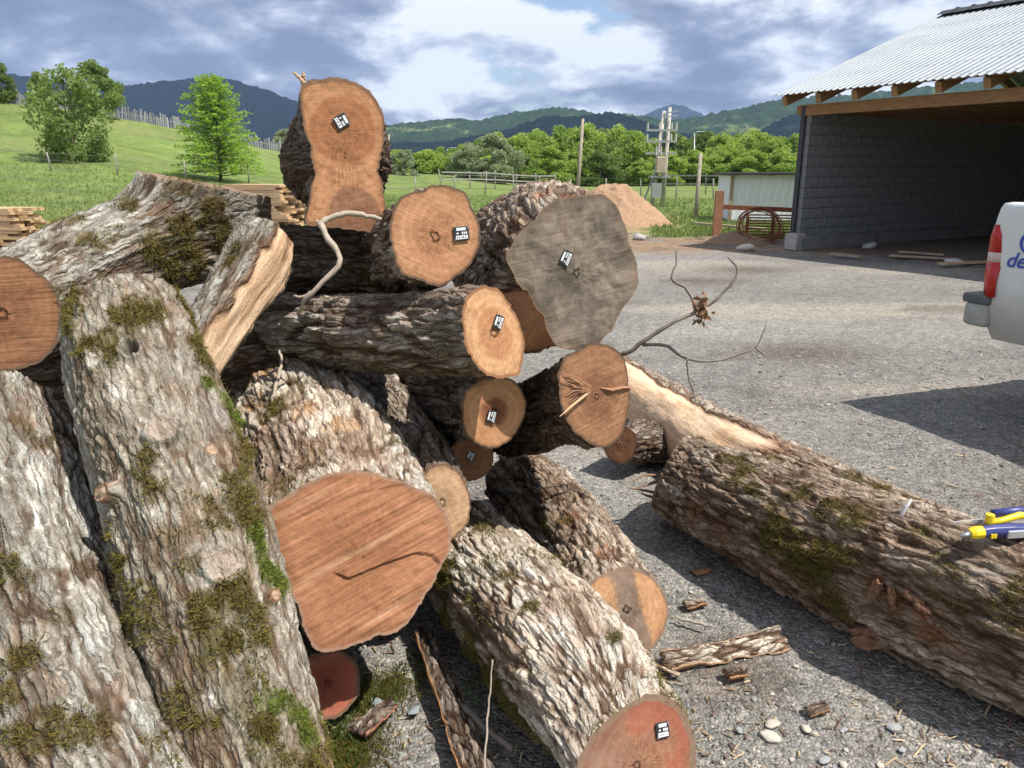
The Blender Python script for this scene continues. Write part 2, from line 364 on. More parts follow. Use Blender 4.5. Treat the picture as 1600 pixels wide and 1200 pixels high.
    c = mixc(nt, smooth_n(nt, blot, .56, .72), c, mixc(nt, 1.0, c, (.74, .66, .62), 'MULTIPLY'))
    if grey:
        g = math_n(nt, 'ADD', math_n(nt, 'SUBTRACT', 1.02, math_n(nt, 'MULTIPLY', math_n(nt, 'ABSOLUTE', math_n(nt, 'ADD', across, math_n(nt, 'MULTIPLY_ADD', nl, .09, -.03))), 11.0)), math_n(nt, 'MULTIPLY_ADD', nf, .5, -.25)) if gstreak else noise(nt, v, 5, 6, .65)
        c = mixc(nt, math_n(nt, 'MULTIPLY', smooth_n(nt, g, .62 - .4 * grey, .95 - .5 * grey), min(1.0, grey * 1.25), clamp=True), c, mixc(nt, smooth_n(nt, noise(nt, v, 11, 7, .7, .5), .36, .66), tuple(np.array(greycol) * .62), tuple(np.array(greycol) * 1.3)))
    if red:
        g = noise(nt, v, 6, 3, .5, .8)
        c = mixc(nt, math_n(nt, 'MULTIPLY', smooth_n(nt, g, .50, .62), red, clamp=True), c, (.36, .085, .05))
    if pale:
        c = mixc(nt, math_n(nt, 'MULTIPLY', smooth_n(nt, sawb, .58, .70), pale, clamp=True), c, (.66, .42, .26))
    # dark cracks (checks) leaving the pith
    ck = nt.nodes.new('ShaderNodeTexNoise'); ck.inputs['Scale'].default_value = 2.2; ck.inputs['Detail'].default_value = 3; lk(nt, ca.outputs[0], ck.inputs['Vector'])
    cku = math_n(nt, 'ABSOLUTE', math_n(nt, 'SUBTRACT', ck.outputs[0], .5))
    ckm = math_n(nt, 'MULTIPLY', math_n(nt, 'SUBTRACT', 1.0, smooth_n(nt, cku, .0, .014)), math_n(nt, 'SUBTRACT', 1.0, smooth_n(nt, math_n(nt, 'ADD', t, math_n(nt, 'MULTIPLY', blot, .5)), .5, .8)))
    c = mixc(nt, math_n(nt, 'MULTIPLY', ckm, ck_), c, (.10, .055, .03))
    c = mixc(nt, math_n(nt, 'MULTIPLY', smooth_n(nt, math_n(nt, 'ADD', t, math_n(nt, 'MULTIPLY', nl, .5)), .95, 1.3), .65), c, mixc(nt, 1.0, c, (.62, .55, .50), 'MULTIPLY'))
    # cambium line + bark ring
    tb = math_n(nt, 'ADD', t, math_n(nt, 'MULTIPLY', math_n(nt, 'SUBTRACT', nf, .5), .03))
    c = mixc(nt, smooth_n(nt, tb, rimw - .012, rimw + .008), c, mixc(nt, nf, tuple(rim), tuple(np.array(rim) * 2.6)))
    lk(nt, c, b.inputs['Base Color']); b.inputs['Roughness'].default_value = .82; b.inputs['Specular IOR Level'].default_value = .2
    h = math_n(nt, 'ADD', math_n(nt, 'MULTIPLY', sawn, sawamp), math_n(nt, 'ADD', math_n(nt, 'MULTIPLY', nf, .35), math_n(nt, 'MULTIPLY', sawb, sawamp * 1.2)))
    h = math_n(nt, 'SUBTRACT', h, math_n(nt, 'MULTIPLY', ckm, ck_))
    bump(nt, b, h, .75, .0045); return m
def leaf_mat(name, c1, c2, trans=.35, rough=.6):
    m, nt, b = newmat(name)
    at = nd(nt, 'ShaderNodeAttribute', attribute_name='tint').outputs['Fac']
    oi = nt.nodes.new('ShaderNodeObjectInfo').outputs['Random']
    f = math_n(nt, 'ADD', math_n(nt, 'MULTIPLY', at, .75), math_n(nt, 'MULTIPLY', oi, .25))
    c = mixc(nt, f, tuple(c1), tuple(c2)); lk(nt, c, b.inputs['Base Color']); b.inputs['Roughness'].default_value = rough; b.inputs['Specular IOR Level'].default_value = .25
    tr = nt.nodes.new('ShaderNodeBsdfTranslucent'); lk(nt, mixc(nt, 1.0, c, (1.3, 1.35, .7), 'MULTIPLY'), tr.inputs[0])
    mx = nt.nodes.new('ShaderNodeMixShader'); mx.inputs[0].default_value = trans
    lk(nt, b.outputs[0], mx.inputs[1]); lk(nt, tr.outputs[0], mx.inputs[2]); lk(nt, mx.outputs[0], nt.nodes['Material Output'].inputs[0]); return m

# ================================================================== SETTING
rng = np.random.default_rng(11)
# ---- terrain height (flat yard, green rise to the left)
_cr = [(-260, 150, 58), (0, 158, 60), (150, 176, 62), (300, 206, 66), (440, 238, 72), (600, 262, 80), (700, 268, 84)]
_ca = []; 
for px, py, D in _cr:
    q = P(px, py, D); _ca.append((q[0] / q[1], q[1], max(q[2], 0.0)))
_ca.append((0.02, 84, 0.0)); _ca.append((2, 84, 0.0)); _ca = np.array(_ca)
def crestY(a): return np.interp(a, _ca[:, 0], _ca[:, 1])
def zt(x, y):
    x = np.asarray(x, float); y = np.asarray(y, float); ys = np.maximum(y, .1); a = x / ys
    zc = np.interp(a, _ca[:, 0], _ca[:, 2]); yc = np.interp(a, _ca[:, 0], _ca[:, 1])
    t = np.clip((ys - 22) / (yc - 22), 0, 1)
    h = zc * (0.35 * t ** 1.2 + 0.65 * t ** 2.4)
    h = h * (1 - .9 * sst(1.04, 1.5, ys / yc))
    return h + .12 * sst(25, 45, ys) * fbm(x * .15, y * .15, 0, 5, 3) * np.minimum(1, zc)
def hit(px, py, d0=8.0):
    d = raydir(px, py); D = d0
    while D < 140:
        q = np.array([0, 0, CAM_H]) + d * D
        if q[2] <= float(zt(q[0], q[1])): return q
        D += .25
    return np.array([0, 0, CAM_H]) + d * 90

def ground_mat():
    m, nt, b = newmat('ground_cover'); v = wpos(nt)
    col = nd(nt, 'ShaderNodeAttribute', attribute_name='Col').outputs['Color']
    gm = nd(nt, 'ShaderNodeAttribute', attribute_name='gm').outputs['Fac']
    vo = nt.nodes.new('ShaderNodeTexVoronoi'); vo.inputs['Scale'].default_value = 95; lk(nt, v, vo.inputs['Vector'])
    vo2 = nt.nodes.new('ShaderNodeTexVoronoi'); vo2.inputs['Scale'].default_value = 42; lk(nt, v, vo2.inputs['Vector'])
    n1 = noise(nt, v, 130, 2, .65); n2 = noise(nt, v, 9, 4, .6)
    sepc = nt.nodes.new('ShaderNodeSeparateColor'); lk(nt, vo.outputs['Color'], sepc.inputs[0])
    sepd = nt.nodes.new('ShaderNodeSeparateColor'); lk(nt, vo2.outputs['Color'], sepd.inputs[0])
    k = ramp(nt, sepc.outputs[0], [(0, (.68, .69, .70)), (.55, (.97, .96, .95)), (1, (1.38, 1.35, 1.32))])
    g = mixc(nt, 1.0, col, k, 'MULTIPLY')
    g = mixc(nt, .75, g, ramp(nt, sepd.outputs[0], [(0, (.70, .71, .73)), (.6, (1, 1, 1)), (1, (1.35, 1.32, 1.28))]), 'MULTIPLY')
    g = mixc(nt, 1.0, g, ramp(nt, n1, [(.25, (.6, .6, .6)), (.75, (1.35, 1.35, 1.35))]), 'MULTIPLY')
    g = mixc(nt, .8, g, ramp(nt, n2, [(.3, (.80, .79, .78)), (.7, (1.15, 1.15, 1.15))]), 'MULTIPLY')
    # grass
    n4 = noise(nt, v, 22, 4, .7); n5 = noise(nt, v, .35, 3, .6); n6 = noise(nt, v, 3.0, 4, .65)
    gr = mixc(nt, 1.0, col, ramp(nt, n4, [(.25, (.55, .6, .5)), (.75, (1.35, 1.3, 1.3))]), 'MULTIPLY')
    gr = mixc(nt, 1.0, gr, ramp(nt, n6, [(.3, (.72, .78, .7)), (.7, (1.22, 1.15, 1.1))]), 'MULTIPLY')
    gr = mixc(nt, .6, gr, ramp(nt, n5, [(.35, (.8, .9, .75)), (.65, (1.15, 1.08, 1.0))]), 'MULTIPLY')
    c = mixc(nt, gm, g, gr); lk(nt, c, b.inputs['Base Color']); b.inputs['Roughness'].default_value = .95; b.inputs['Specular IOR Level'].default_value = .15
    hv = math_n(nt, 'ADD', math_n(nt, 'MULTIPLY', vo.outputs['Distance'], -1.0), math_n(nt, 'ADD', math_n(nt, 'MULTIPLY', n1, .5), math_n(nt, 'MULTIPLY', vo2.outputs['Distance'], -.9)))
    bump(nt, b, hv, .8, .012); return m
GROUND = ground_mat()

def build_ground():
    nc, nr = 430, 310
    a = np.concatenate([np.linspace(-1.6, -.8, 30, endpoint=False), np.linspace(-.8, .85, nc - 60), np.linspace(.85, 1.7, 31)[1:]]); nc = len(a)
    Y = np.geomspace(.25, 135, nr)
    X = a[None, :] * Y[:, None]; YY = np.repeat(Y[:, None], nc, 1)
    Z = zt(X, YY)
    und = .03 * fbm(X * .7, YY * .7, 0, 3, 4) + .012 * fbm(X * 5, YY * 5, 1.5, 8, 3)
    far = sst(9, 14, YY)
    Z = Z + und * (1 - far) * sst(.5, 2, YY) - .01
    edge = 19.0 + 1.6 * fbm(X * .5, YY * .5, 2, 21, 4) + .7 * fbm(X * 2.5, YY * 2.5, 4, 22, 3)
    edge = edge + 6.0 * np.exp(-((a[None, :] + .02) / .10) ** 2)       # sandy run-out by the sawdust heap
    gm = sst(-.4, .5, YY - edge)
    dirt = sst(14.2, 15.6, YY + .7 * fbm(X, YY, 0, 31, 4)) * (1 - gm)
    big = fbm(X * .35, YY * .8, 0, 41, 4); med = fbm(X * 1.6, YY * 3.0, 0, 42, 4); fin = fbm(X * 14, YY * 14, 0, 43, 3)
    c = np.zeros(X.shape + (3,)) + np.array([.258, .248, .228])
    c = c * (1 + .16 * big + .10 * med + .12 * fin)[..., None]
    c = cm(c, np.array([.37, .335, .285]), sst(.0, .5, fbm(X * .3 + 3, YY * .9, 0, 44, 3)) * .8 * sst(3, 5, YY))    # dusty wheel tracks
    c = cm(c, np.array([.135, .115, .10]), sst(.38, .7, fbm(X * .8, YY * 1.7, 0, 45, 4)) * .55)                        # damp hollows
    c = cm(c, np.array([.15, .125, .10]), sst(.15, .6, fbm(X * 1.4, YY * 1.4, 3, 46, 4)) * .7 * (1 - sst(3.0, 4.2, np.hypot(X - 0, YY))))   # bark litter round the pile
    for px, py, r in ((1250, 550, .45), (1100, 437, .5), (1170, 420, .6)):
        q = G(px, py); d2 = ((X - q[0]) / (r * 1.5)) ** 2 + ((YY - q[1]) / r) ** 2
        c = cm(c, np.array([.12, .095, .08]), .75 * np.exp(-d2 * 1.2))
    dc = np.array([.26, .185, .125]) * (1 + .35 * med + .25 * fin)[..., None]
    c = cm(c, dc, dirt * sst(-.45, .15, med + .25))
    sand = np.exp(-((a[None, :] - .13) / .075) ** 2) * sst(16, 20, YY) * (1 - sst(27, 30, YY))
    gc = np.array([.175, .235, .078]) * (1 + .25 * big + .20 * med)[..., None]
    gc = cm(gc, np.array([.23, .25, .115]), sst(.0, .55, fbm(X * .10, YY * .22, 7, 51, 4)) * .55)
    gc = cm(gc, np.array([.15, .185, .10]), sst(.05, .5, fbm(X * .3, YY * .5, 9, 52, 4)) * .5 * (1 - sst(40, 55, YY)))
    c = cm(c, gc, gm); c = cm(c, np.array([.42, .30, .19]), np.clip(sand * 1.1 * sst(-.3, .4, med + .2), 0, .85))
    me = npmesh('yard', np.stack([X, YY, Z], -1), grid_faces(nr, nc), True, c.reshape(-1, 3), fattr={'gm': (gm * (1 - .8 * sand)).ravel()})
    tag(obj('yard', me, GROUND), 'grey gravel yard running into green field and hillside', None, None, 'structure')
    # the wide sheet below, out to the horizon
    m, nt, b = newmat('far_ground'); v = wpos(nt)
    lk(nt, ramp(nt, noise(nt, v, .02, 6, .6), [(.3, (.06, .10, .03)), (.7, (.14, .19, .06))]), b.inputs['Base Color']); b.inputs['Roughness'].default_value = 1
    s = 9000; me = bpy.data.meshes.new('ground'); n = 12; q = np.linspace(-s, s, n)
    V = np.stack(np.meshgrid(q, q, indexing='xy'), -1).reshape(-1, 2); V = np.c_[V, np.full(len(V), -.35)]
    tag(obj('ground', npmesh('ground', V, grid_faces(n, n)), m), 'wide green valley floor reaching to the mountains', None, None, 'structure')
build_ground()

# ---- mountains
def mount(name, label, prof, D, cols, foot=.72, rough=1.0, seed=0, jag=4.0, meadow=.0):
    prof = np.array(prof, float); n = 420
    px = np.linspace(prof[0, 0], prof[-1, 0], n); py = np.interp(px, prof[:, 0], prof[:, 1])
    k = np.ones(9) / 9; py = np.convolve(np.pad(py, 4, 'edge'), k, 'valid')
    R = np.array([P(x, y, D) for x, y in zip(px, py)])
    rows = 70; t = np.linspace(0, 1.35, rows)
    V = np.zeros((rows, n, 3)); C = np.zeros((rows, n, 3))
    sc = 1.0 / (D * .05)
    for i, ti in enumerate(t):
        dd = foot + (1 - foot) * ti
        x = R[:, 0] * dd; y = R[:, 1] * dd
        if ti <= 1: z = R[:, 2] * (0.25 * ti + .75 * ti ** 1.6) - 8 * (1 - ti)
        else: z = R[:, 2] * (1 - 1.6 * (ti - 1))
        spur = fbm(px * .012 + seed, ti * 2.2 + 0 * px, seed + .5, seed, 4)
        z = z + R[:, 2] * .16 * rough * spur * math.sin(min(ti, 1) * math.pi) 
        z = z + D * .0016 * jag / 4 * fbm(x * sc * 14, y * sc * 14, 0, seed + 3, 3) * min(1, ti * 2)
        V[i] = np.stack([x, y, z], -1)
        f = fbm(x * sc * 1.3, y * sc * 2.2, z * sc * 2, seed + 7, 5); g = fbm(x * sc * 10, y * sc * 10, z * sc * 6, seed + 9, 4)
        c = np.array(cols[0]) * (1 + .5 * g)[:, None]
        C[i] = cm(c, np.array(cols[1]), sst(.45 - meadow, .75 - meadow, f + .3 * g))
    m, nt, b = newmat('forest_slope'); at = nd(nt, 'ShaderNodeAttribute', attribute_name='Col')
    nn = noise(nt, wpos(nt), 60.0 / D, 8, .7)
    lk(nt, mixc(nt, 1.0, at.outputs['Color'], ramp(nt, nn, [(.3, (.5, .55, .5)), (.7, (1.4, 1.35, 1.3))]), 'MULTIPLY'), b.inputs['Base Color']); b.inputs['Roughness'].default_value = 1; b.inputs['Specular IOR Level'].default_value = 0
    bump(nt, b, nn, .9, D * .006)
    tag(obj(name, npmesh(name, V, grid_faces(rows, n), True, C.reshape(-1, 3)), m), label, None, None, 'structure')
mount('mountain', 'dark blue wooded mountain behind the green hillside', [(-500, 60), (-200, 85), (0, 112), (60, 122), (120, 131), (190, 133), (250, 127), (300, 122), (345, 121), (400, 134), (450, 153), (520, 178), (600, 205), (700, 232), (800, 262)], 2600, [(.006, .010, .014), (.016, .020, .024)], .7, 1.0, 3, 5)  # cloud shade on this mountain is put into its very dark forest colours
mount('distant_peak', 'hazy blue peak on the far skyline', [(900, 215), (960, 195), (1005, 180), (1030, 168), (1050, 163), (1066, 163), (1085, 172), (1105, 182), (1180, 200), (1300, 225)], 5200, [(.02, .035, .04), (.03, .045, .05)], .85, .6, 8, 3)
mount('green_hills', 'sunlit green hills with meadow clearings on the skyline', [(480, 225), (560, 205), (605, 196), (640, 191), (690, 187), (720, 183), (742, 189), (770, 183), (800, 175), (840, 172), (870, 167), (905, 170), (930, 178), (955, 182), (985, 178), (1010, 181), (1045, 188), (1080, 183), (1120, 176), (1160, 168), (1200, 158), (1230, 153), (1290, 150), (1400, 140), (1600, 120), (1900, 110)], 2300, [(.030, .055, .018), (.145, .185, .06)], .66, 1.2, 15, 6, .12)
mount('dark_ridge', 'dark wooded ridge coloured as in cloud shade before the green hills', [(480, 240), (560, 228), (620, 222), (690, 222), (740, 212), (790, 203), (835, 186), (860, 179), (890, 183), (925, 178), (955, 174), (985, 180), (1010, 190), (1050, 205), (1120, 215), (1180, 208), (1210, 190), (1240, 178), (1300, 165), (1400, 160), (1700, 150)], 1700, [(.008, .016, .014), (.018, .030, .022)], .62, 1.0, 27, 6)  # no cloud shades the ridge; its slope colours are darkened instead

# ---- leaf crowns
def leaves(cent, size, rngl, up=.3, aspect=.6, droop=None):
    n = len(cent)
    nrm = rngl.normal(size=(n, 3)); nrm[:, 2] += up; nrm /= np.linalg.norm(nrm, axis=1)[:, None]
    t = np.cross(nrm, rngl.normal(size=(n, 3))); t /= np.linalg.norm(t, axis=1)[:, None] + 1e-9; b = np.cross(nrm, t)
    s = (size * rngl.uniform(.6, 1.3, n))[:, None]
    V = np.stack([cent - t * s, cent - b * s * aspect + nrm * s * .15, cent + t * s, cent + b * s * aspect + nrm * s * .15], 1).reshape(-1, 3)
    F = np.arange(n * 4).reshape(n, 4); return V, F
def broad_crown(seed, n=5200, w=1.0, h=1.0, leaf=.045, low=.12, nb=34, sub=False):
    """crown in unit space: height 1, width about 0.8; returns mesh + limb list"""
    r = np.random.default_rng(seed); C = []; T = []; limbs = []
    for k in range(nb):
        z = low + (1 - low) * (k + .5) / nb * .96
        env = .42 * w * (math.sin(math.pi * min(1, ((z - low) / (1 - low)) * .86 + .12)) ** .75)
        a = r.uniform(0, 2 * math.pi); rr = env * math.sqrt(r.uniform(.05, .95))
        c = np.array([math.cos(a) * rr, math.sin(a) * rr, z]); br = r.uniform(.085, .16) * (1.1 - .35 * z)
        limbs.append(c); m = int(n / nb * (br / .12) ** 1.6)
        d = r.normal(size=(m, 3)); d /= np.linalg.norm(d, axis=1)[:, None]
        p = c + d * (br * r.uniform(.35, 1.15, m) ** .6)[:, None] * np.array([1.15, 1.15, .85])
        C.append(p); T.append(np.clip(r.uniform(0, 1) * .6 + r.uniform(0, .4, m), 0, 1))
    C = np.concatenate(C); T = np.concatenate(T)
    V, F = leaves(C, leaf, r); me = npmesh('crown', V, F, False, fattr={'tint': np.repeat(T, 4)}); return me, limbs
def trunk_mesh(limbs, seed, h0=.03, r0=.018, topz=.8, nl=12, lean=0.0):
    r = np.random.default_rng(seed); mb = MB()
    zz = np.linspace(0, topz, 8); pts = np.c_[.02 * np.sin(zz * 6 + seed) + lean * zz, .02 * np.cos(zz * 5) - .02, zz]
    mb.tube(pts, r0 * (1 - .85 * zz / topz), 7)
    for c in [limbs[i] for i in r.choice(len(limbs), min(nl, len(limbs)), replace=False)]:
        z = max(.08, c[2] - .22); s = np.array([np.interp(z, zz, pts[:, 0]), np.interp(z, zz, pts[:, 1]), z])
        mb.tube(np.array([s, (s + c) / 2 + [0, 0, .02], c]), [r0 * .42, r0 * .28, r0 * .1], 5)
    return mb.mesh('trunk', True)
TRUNK = plain('tree_trunk', (.11, .085, .065), .9, .35, 12, .4, .01)
LEAF = leaf_mat('leaf_fresh', (.20, .29, .075), (.40, .50, .15), .5)
LEAFD = leaf_mat('leaf_dark', (.11, .165, .055), (.22, .29, .10), .45)
LEAFM = leaf_mat('leaf_middle', (.15, .21, .075), (.28, .36, .135), .45)
LEAFB = leaf_mat('leaf_bright', (.20, .34, .05), (.36, .50, .10), .5)
LEAFG = leaf_mat('leaf_silver', (.22, .27, .17), (.36, .40, .28))
variants = [broad_crown(s, 9500, w, 1, .027, .04, 50) for s, w in ((1, 1.0), (2, 1.25), (3, 1.1), (4, .85), (5, 1.4))] + [broad_crown(6, 6000, 1.0, 1, .024, .03, 40)]
trunks = [trunk_mesh(v[1], i) for i, v in enumerate(variants)]
crown_cache = {}
def tree(name, label, base, height, vi, mat, group=None, wide=1.0, rz=0):
    t = thing(name, label, 'tree', base, rz, group); t.scale = (height * wide, height * wide, height)
    key = (vi, mat.name)
    if key not in crown_cache:
        me = variants[vi][0].copy(); me.materials.clear(); me.materials.append(mat); crown_cache[key] = me
    obj('crown', crown_cache[key], None, t); obj('trunk', trunks[vi], TRUNK, t); return t
# the row beyond the field
row = []
r = np.random.default_rng(4)
for px in list(np.arange(612, 1330, 27)):
    row.append((px + r.uniform(-9, 9), r.uniform(78, 98)))
topline = lambda px: np.interp(px, [600, 650, 720, 790, 850, 905, 960, 1020, 1080, 1130, 1190, 1260, 1340], [238, 236, 222, 206, 210, 205, 207, 214, 212, 210, 205, 212, 205])
ORD = ['first', 'second', 'third', 'fourth', 'fifth', 'sixth', 'seventh', 'eighth', 'ninth', 'tenth', 'eleventh', 'twelfth', 'thirteenth', 'fourteenth', 'fifteenth', 'sixteenth', 'seventeenth', 'eighteenth', 'nineteenth', 'twentieth', 'twenty-first', 'twenty-second', 'twenty-third', 'twenty-fourth', 'twenty-fifth', 'twenty-sixth', 'twenty-seventh', 'twenty-eighth']
row.sort()
for i, (px, D) in enumerate(row):
    q = P(px, 283, D); q[2] = -.2
    ty = topline(px) + r.uniform(-6, 12); z = P(px, ty, D)[2]
    tree('leafy_tree', 'fresh green leafy tree, %s from the left in the row beyond the field' % ORD[i], q, (z + .2) * 1.04, int(r.integers(0, 5)), LEAF if r.uniform() < .88 else LEAFD, 'trees in the row beyond the field', 1.0, r.uniform(0, 6))
for i, px in enumerate(np.arange(625, 1260, 46)):      # low bushes that close the row underneath
    D = r.uniform(74, 79); q = P(px + r.uniform(-8, 8), 284, D); q[2] = -.3
    tree('field_bush', 'low green bush, %s from the left at the foot of the tree row' % ORD[i], q, r.uniform(2.4, 3.8), int(r.integers(0, 5)), LEAFD if r.uniform() < .2 else LEAF, 'bushes at the foot of the tree row', 1.5, r.uniform(0, 6))
def at_tree(px, ybase, ytop, D, *a, **k):
    q = P(px, ybase, D); z1 = P(px, ytop, D)[2]; return tree(a[0], a[1], q, z1 - q[2], *a[2:], **k)
at_tree(772, 289, 213, 70, 'willow_tree', 'silvery grey-green willow before the row of trees', 1, LEAFG, None, 1.15)
at_tree(735, 288, 226, 72, 'willow_tree', 'smaller grey willow left of the silvery willow', 2, LEAFG, None, 1.1)
at_tree(632, 286, 236, 70, 'willow_tree', 'pale grey willow bush right of the tallest log', 4, LEAFG, None, 1.0)
at_tree(448, 262, 204, 78, 'willow_tree', 'pale grey-green tree left of the tallest log', 3, LEAFG, None, 1.0)
q = hit(112, 250); h = P(112, 108, q[1] / (CP + .29 * SP))
def slope_tree(name, label, px, yb, yt, vi, mat, wide, grp=None):
    q = hit(px, yb); _, _, f = proj(q); z1 = P(px, yt, f)[2]; return tree(name, label, q - np.array([0, 0, .15]), z1 - q[2], vi, mat, grp, wide, vi)
slope_tree('hillside_tree', 'bushy dark green tree standing alone on the slope', 120, 253, 106, 5, LEAFM, .92)
slope_tree('hillside_tree', 'dark round-topped tree at the fence on the crest', 152, 178, 98, 1, LEAFM, 1.05)
slope_tree('hillside_tree', 'dark tree cut by the left edge of the picture', -6, 160, 92, 2, LEAFD, .95)
slope_tree('hillside_tree', 'slim pale tree on the crest left of the round-topped tree', 68, 172, 112, 0, LEAFM, .8)
# light green layered tree
def layered_tree():
    q = hit(345, 283); _, _, f = proj(q); H = P(345, 126, f)[2] - q[2]
    t = thing('layered_tree', 'bright yellow-green tree with layered feathery branches', 'tree', q, 0)
    r = np.random.default_rng(8); C = []; T = []; mb = MB(); mb.tube(np.array([[0, 0, 0], [.02 * H, 0, H * .4], [0, .01 * H, H * .75], [0, 0, H * .97]]), [.018 * H, .013 * H, .007 * H, .002 * H], 7)
    for k in range(170):
        z = (.05 + .93 * (k / 169) ** .9); L = (.50 * (1 - z) ** .62 + .05) * r.uniform(.72, 1.12); a = k * 2.4 + r.uniform(-.4, .4)
        d = np.array([math.cos(a), math.sin(a), .22 + .5 * z]); n = int(34 * L / .2) + 10
        u = r.uniform(.18, 1, n); side = np.array([-math.sin(a), math.cos(a), 0])
        p = np.array([0, 0, z]) + u[:, None] * L * d + (r.normal(0, .055, n) * (1.15 - u) * 1.2 * min(1, L / .2))[:, None] * side + r.normal(0, .008, (n, 3)) - np.array([0, 0, 1]) * (.25 * L * u ** 2)[:, None]
        C.append(p * H); T.append(np.clip(r.uniform(.1, .6) + .4 * u * r.uniform(.5, 1, n), 0, 1))
        if L > .1: mb.tube(np.array([[0, 0, z], np.array([0, 0, z]) + .5 * L * d - [0, 0, .06 * L], np.array([0, 0, z]) + .9 * L * d - [0, 0, .2 * L]]) * H, [.006 * H, .003 * H, .001 * H], 4)
    C = np.concatenate(C); V, F = leaves(C, .0155 * H, r, 1.4, .5)
    obj('crown', npmesh('crown', V, F, False, fattr={'tint': np.repeat(np.concatenate(T), 4)}), LEAFB, t)
    mb.build('trunk', TRUNK, t, smooth=True)
layered_tree()

# ---- grass tufts along the field edge and over the near field
def grass(name, label, pts, hmin, hmax, seed, mat, blades=4, width=.004):
    r = np.random.default_rng(seed); n = len(pts); k = n * blades
    b = np.repeat(pts, blades, 0) + np.c_[r.normal(0, 1, (k, 2)) * hmax * .35, np.zeros(k)]
    h = r.uniform(hmin, hmax, k); a = r.uniform(0, 2 * np.pi, k); ln = r.uniform(.1, .7, k)
    w = np.c_[-np.sin(a), np.cos(a), np.zeros(k)] * (width * (1 + h / hmax))[:, None] if isinstance(width, np.ndarray) else np.c_[-np.sin(a), np.cos(a), np.zeros(k)] * width
    tip = b + np.c_[np.cos(a) * ln * h, np.sin(a) * ln * h, h]
    mid = b + np.c_[np.cos(a) * ln * h * .3, np.sin(a) * ln * h * .3, h * .6]
    V = np.stack([b - w, b + w, mid + w * .7, tip, mid - w * .7], 1).reshape(-1, 3)
    F = np.arange(k * 5).reshape(k, 5)
    o = obj(name, npmesh(name, V, F, False, fattr={'tint': np.repeat(r.uniform(0, 1, k), 5)}), mat); tag(o, label, 'grass', None, 'stuff'); return o
GRASS = leaf_mat('grass_blade', (.14, .215, .05), (.27, .33, .13), .3)
r = np.random.default_rng(17)
aa = r.uniform(-.72, .5, 22000); yy = 18.0 + 26 * r.uniform(0, 1, 22000) ** 1.7; xx = aa * yy
edge = 19.0 + 1.6 * fbm(xx * .5, yy * .5, 2, 21, 4) + .7 * fbm(xx * 2.5, yy * 2.5, 4, 22, 3) + 6.0 * np.exp(-((aa + .02) / .10) ** 2)
k = (yy > edge - .2) & ~((np.abs(aa - .13) < .05) & (yy < 27)); xx, yy = xx[k], yy[k]
grass('field_grass', 'rough green grass covering the field behind the log pile', np.c_[xx, yy, zt(xx, yy) - .02], .04, .16, 5, GRASS, 3, .010)

# ---- paling fence on the crest
PALE = plain('weathered_paling', (.36, .36, .36), .95, .3, 8, .2)
def crest_fence():
    t = thing('paling_fence', 'weathered grey paling fence along the crest of the hillside', 'fence', (0, 0, 0))
    pm = MB().box((0, 0, .55), (.06, .015, .55)).mesh('paling'); r = np.random.default_rng(3)
    a = np.arctan(np.linspace(_ca[0, 0] - .0, -.19, 230)); pr = None; rb = MB()
    for i, an in enumerate(np.tan(a)):
        y = float(crestY(an)) * 1.0; x = an * y; z = float(zt(x, y)) - .1
        o = obj('paling', pm, PALE, t, (x, y, z)); o.rotation_euler = (r.normal(0, .04), r.normal(0, .05), r.normal(0, .3)); o.scale = (r.uniform(.7, 1.2), 1, r.uniform(.6, 1.05))
        if pr is not None and i % 6 == 0:
            rb.bar(pr + [0, .06, .55], np.array([x, y + .06, z + .55]), .04, .06)
        if i % 6 == 0: pr = np.array([x, y, z])
    rb.build('rail', PALE, t)
crest_fence()
# ---- wire fences in the field
WOODG = plain('grey_post', (.30, .28, .25), .95, .3, 10, .2)
def wire_fence(label, pts, every, hgt, rails):
    b0 = np.array(pts[0], float); t = thing('wire_fence', label, 'fence', b0); pts = np.array(pts, float)
    seg = np.linalg.norm(np.diff(pts, axis=0), axis=1); cum = np.r_[0, np.cumsum(seg)]; s = np.arange(0, cum[-1], every)
    pm = MB().tube(np.array([[0, 0, -.1], [0.01, 0, hgt * .5], [0, 0, hgt]]), [.042, .04, .036], 6).mesh('post', True); Q = []; r = np.random.default_rng(len(pts))
    for u in s:
        q = np.array([np.interp(u, cum, pts[:, k]) for k in range(3)]); q[2] = float(zt(q[0], q[1])); Q.append(q)
        o = obj('post', pm, WOODG, t, q - b0); o.rotation_euler = (r.normal(0, .05), r.normal(0, .05), 0); o.scale = (1, 1, r.uniform(.85, 1.15))
    for hh, w in rails:
        mb = MB()
        for q0, q1 in zip(Q[:-1], Q[1:]): mb.bar(q0 + [0, 0, hgt * hh] - b0, q1 + [0, 0, hgt * hh] - b0, w, w)
        mb.build('wire' if w < .03 else 'rail', WOODG, t)
fp = lambda px, py: (lambda q: (q[0], q[1], 0))(hit(px, py))
wire_fence('long grey post and wire fence across the field', [fp(520, 302), fp(700, 305), fp(860, 306), fp(1000, 308), fp(1140, 311)], 2.2, 1.15, [(.92, .015), (.62, .015), (.35, .015)])
wire_fence('post and rail fence before the willows', [fp(690, 296), fp(760, 296), fp(870, 297)], 2.6, 1.2, [(.9, .09), (.55, .09)])
wire_fence('sparse wire fence crossing the lower hillside', [fp(-20, 262), fp(120, 270), fp(260, 282), fp(420, 288)], 3.6, .95, [(.92, .012), (.55, .012)])
wire_fence('rail fence right of the transformer poles', [fp(1040, 303), fp(1140, 304), fp(1235, 306)], 2.6, 1.3, [(.9, .09), (.5, .07)])

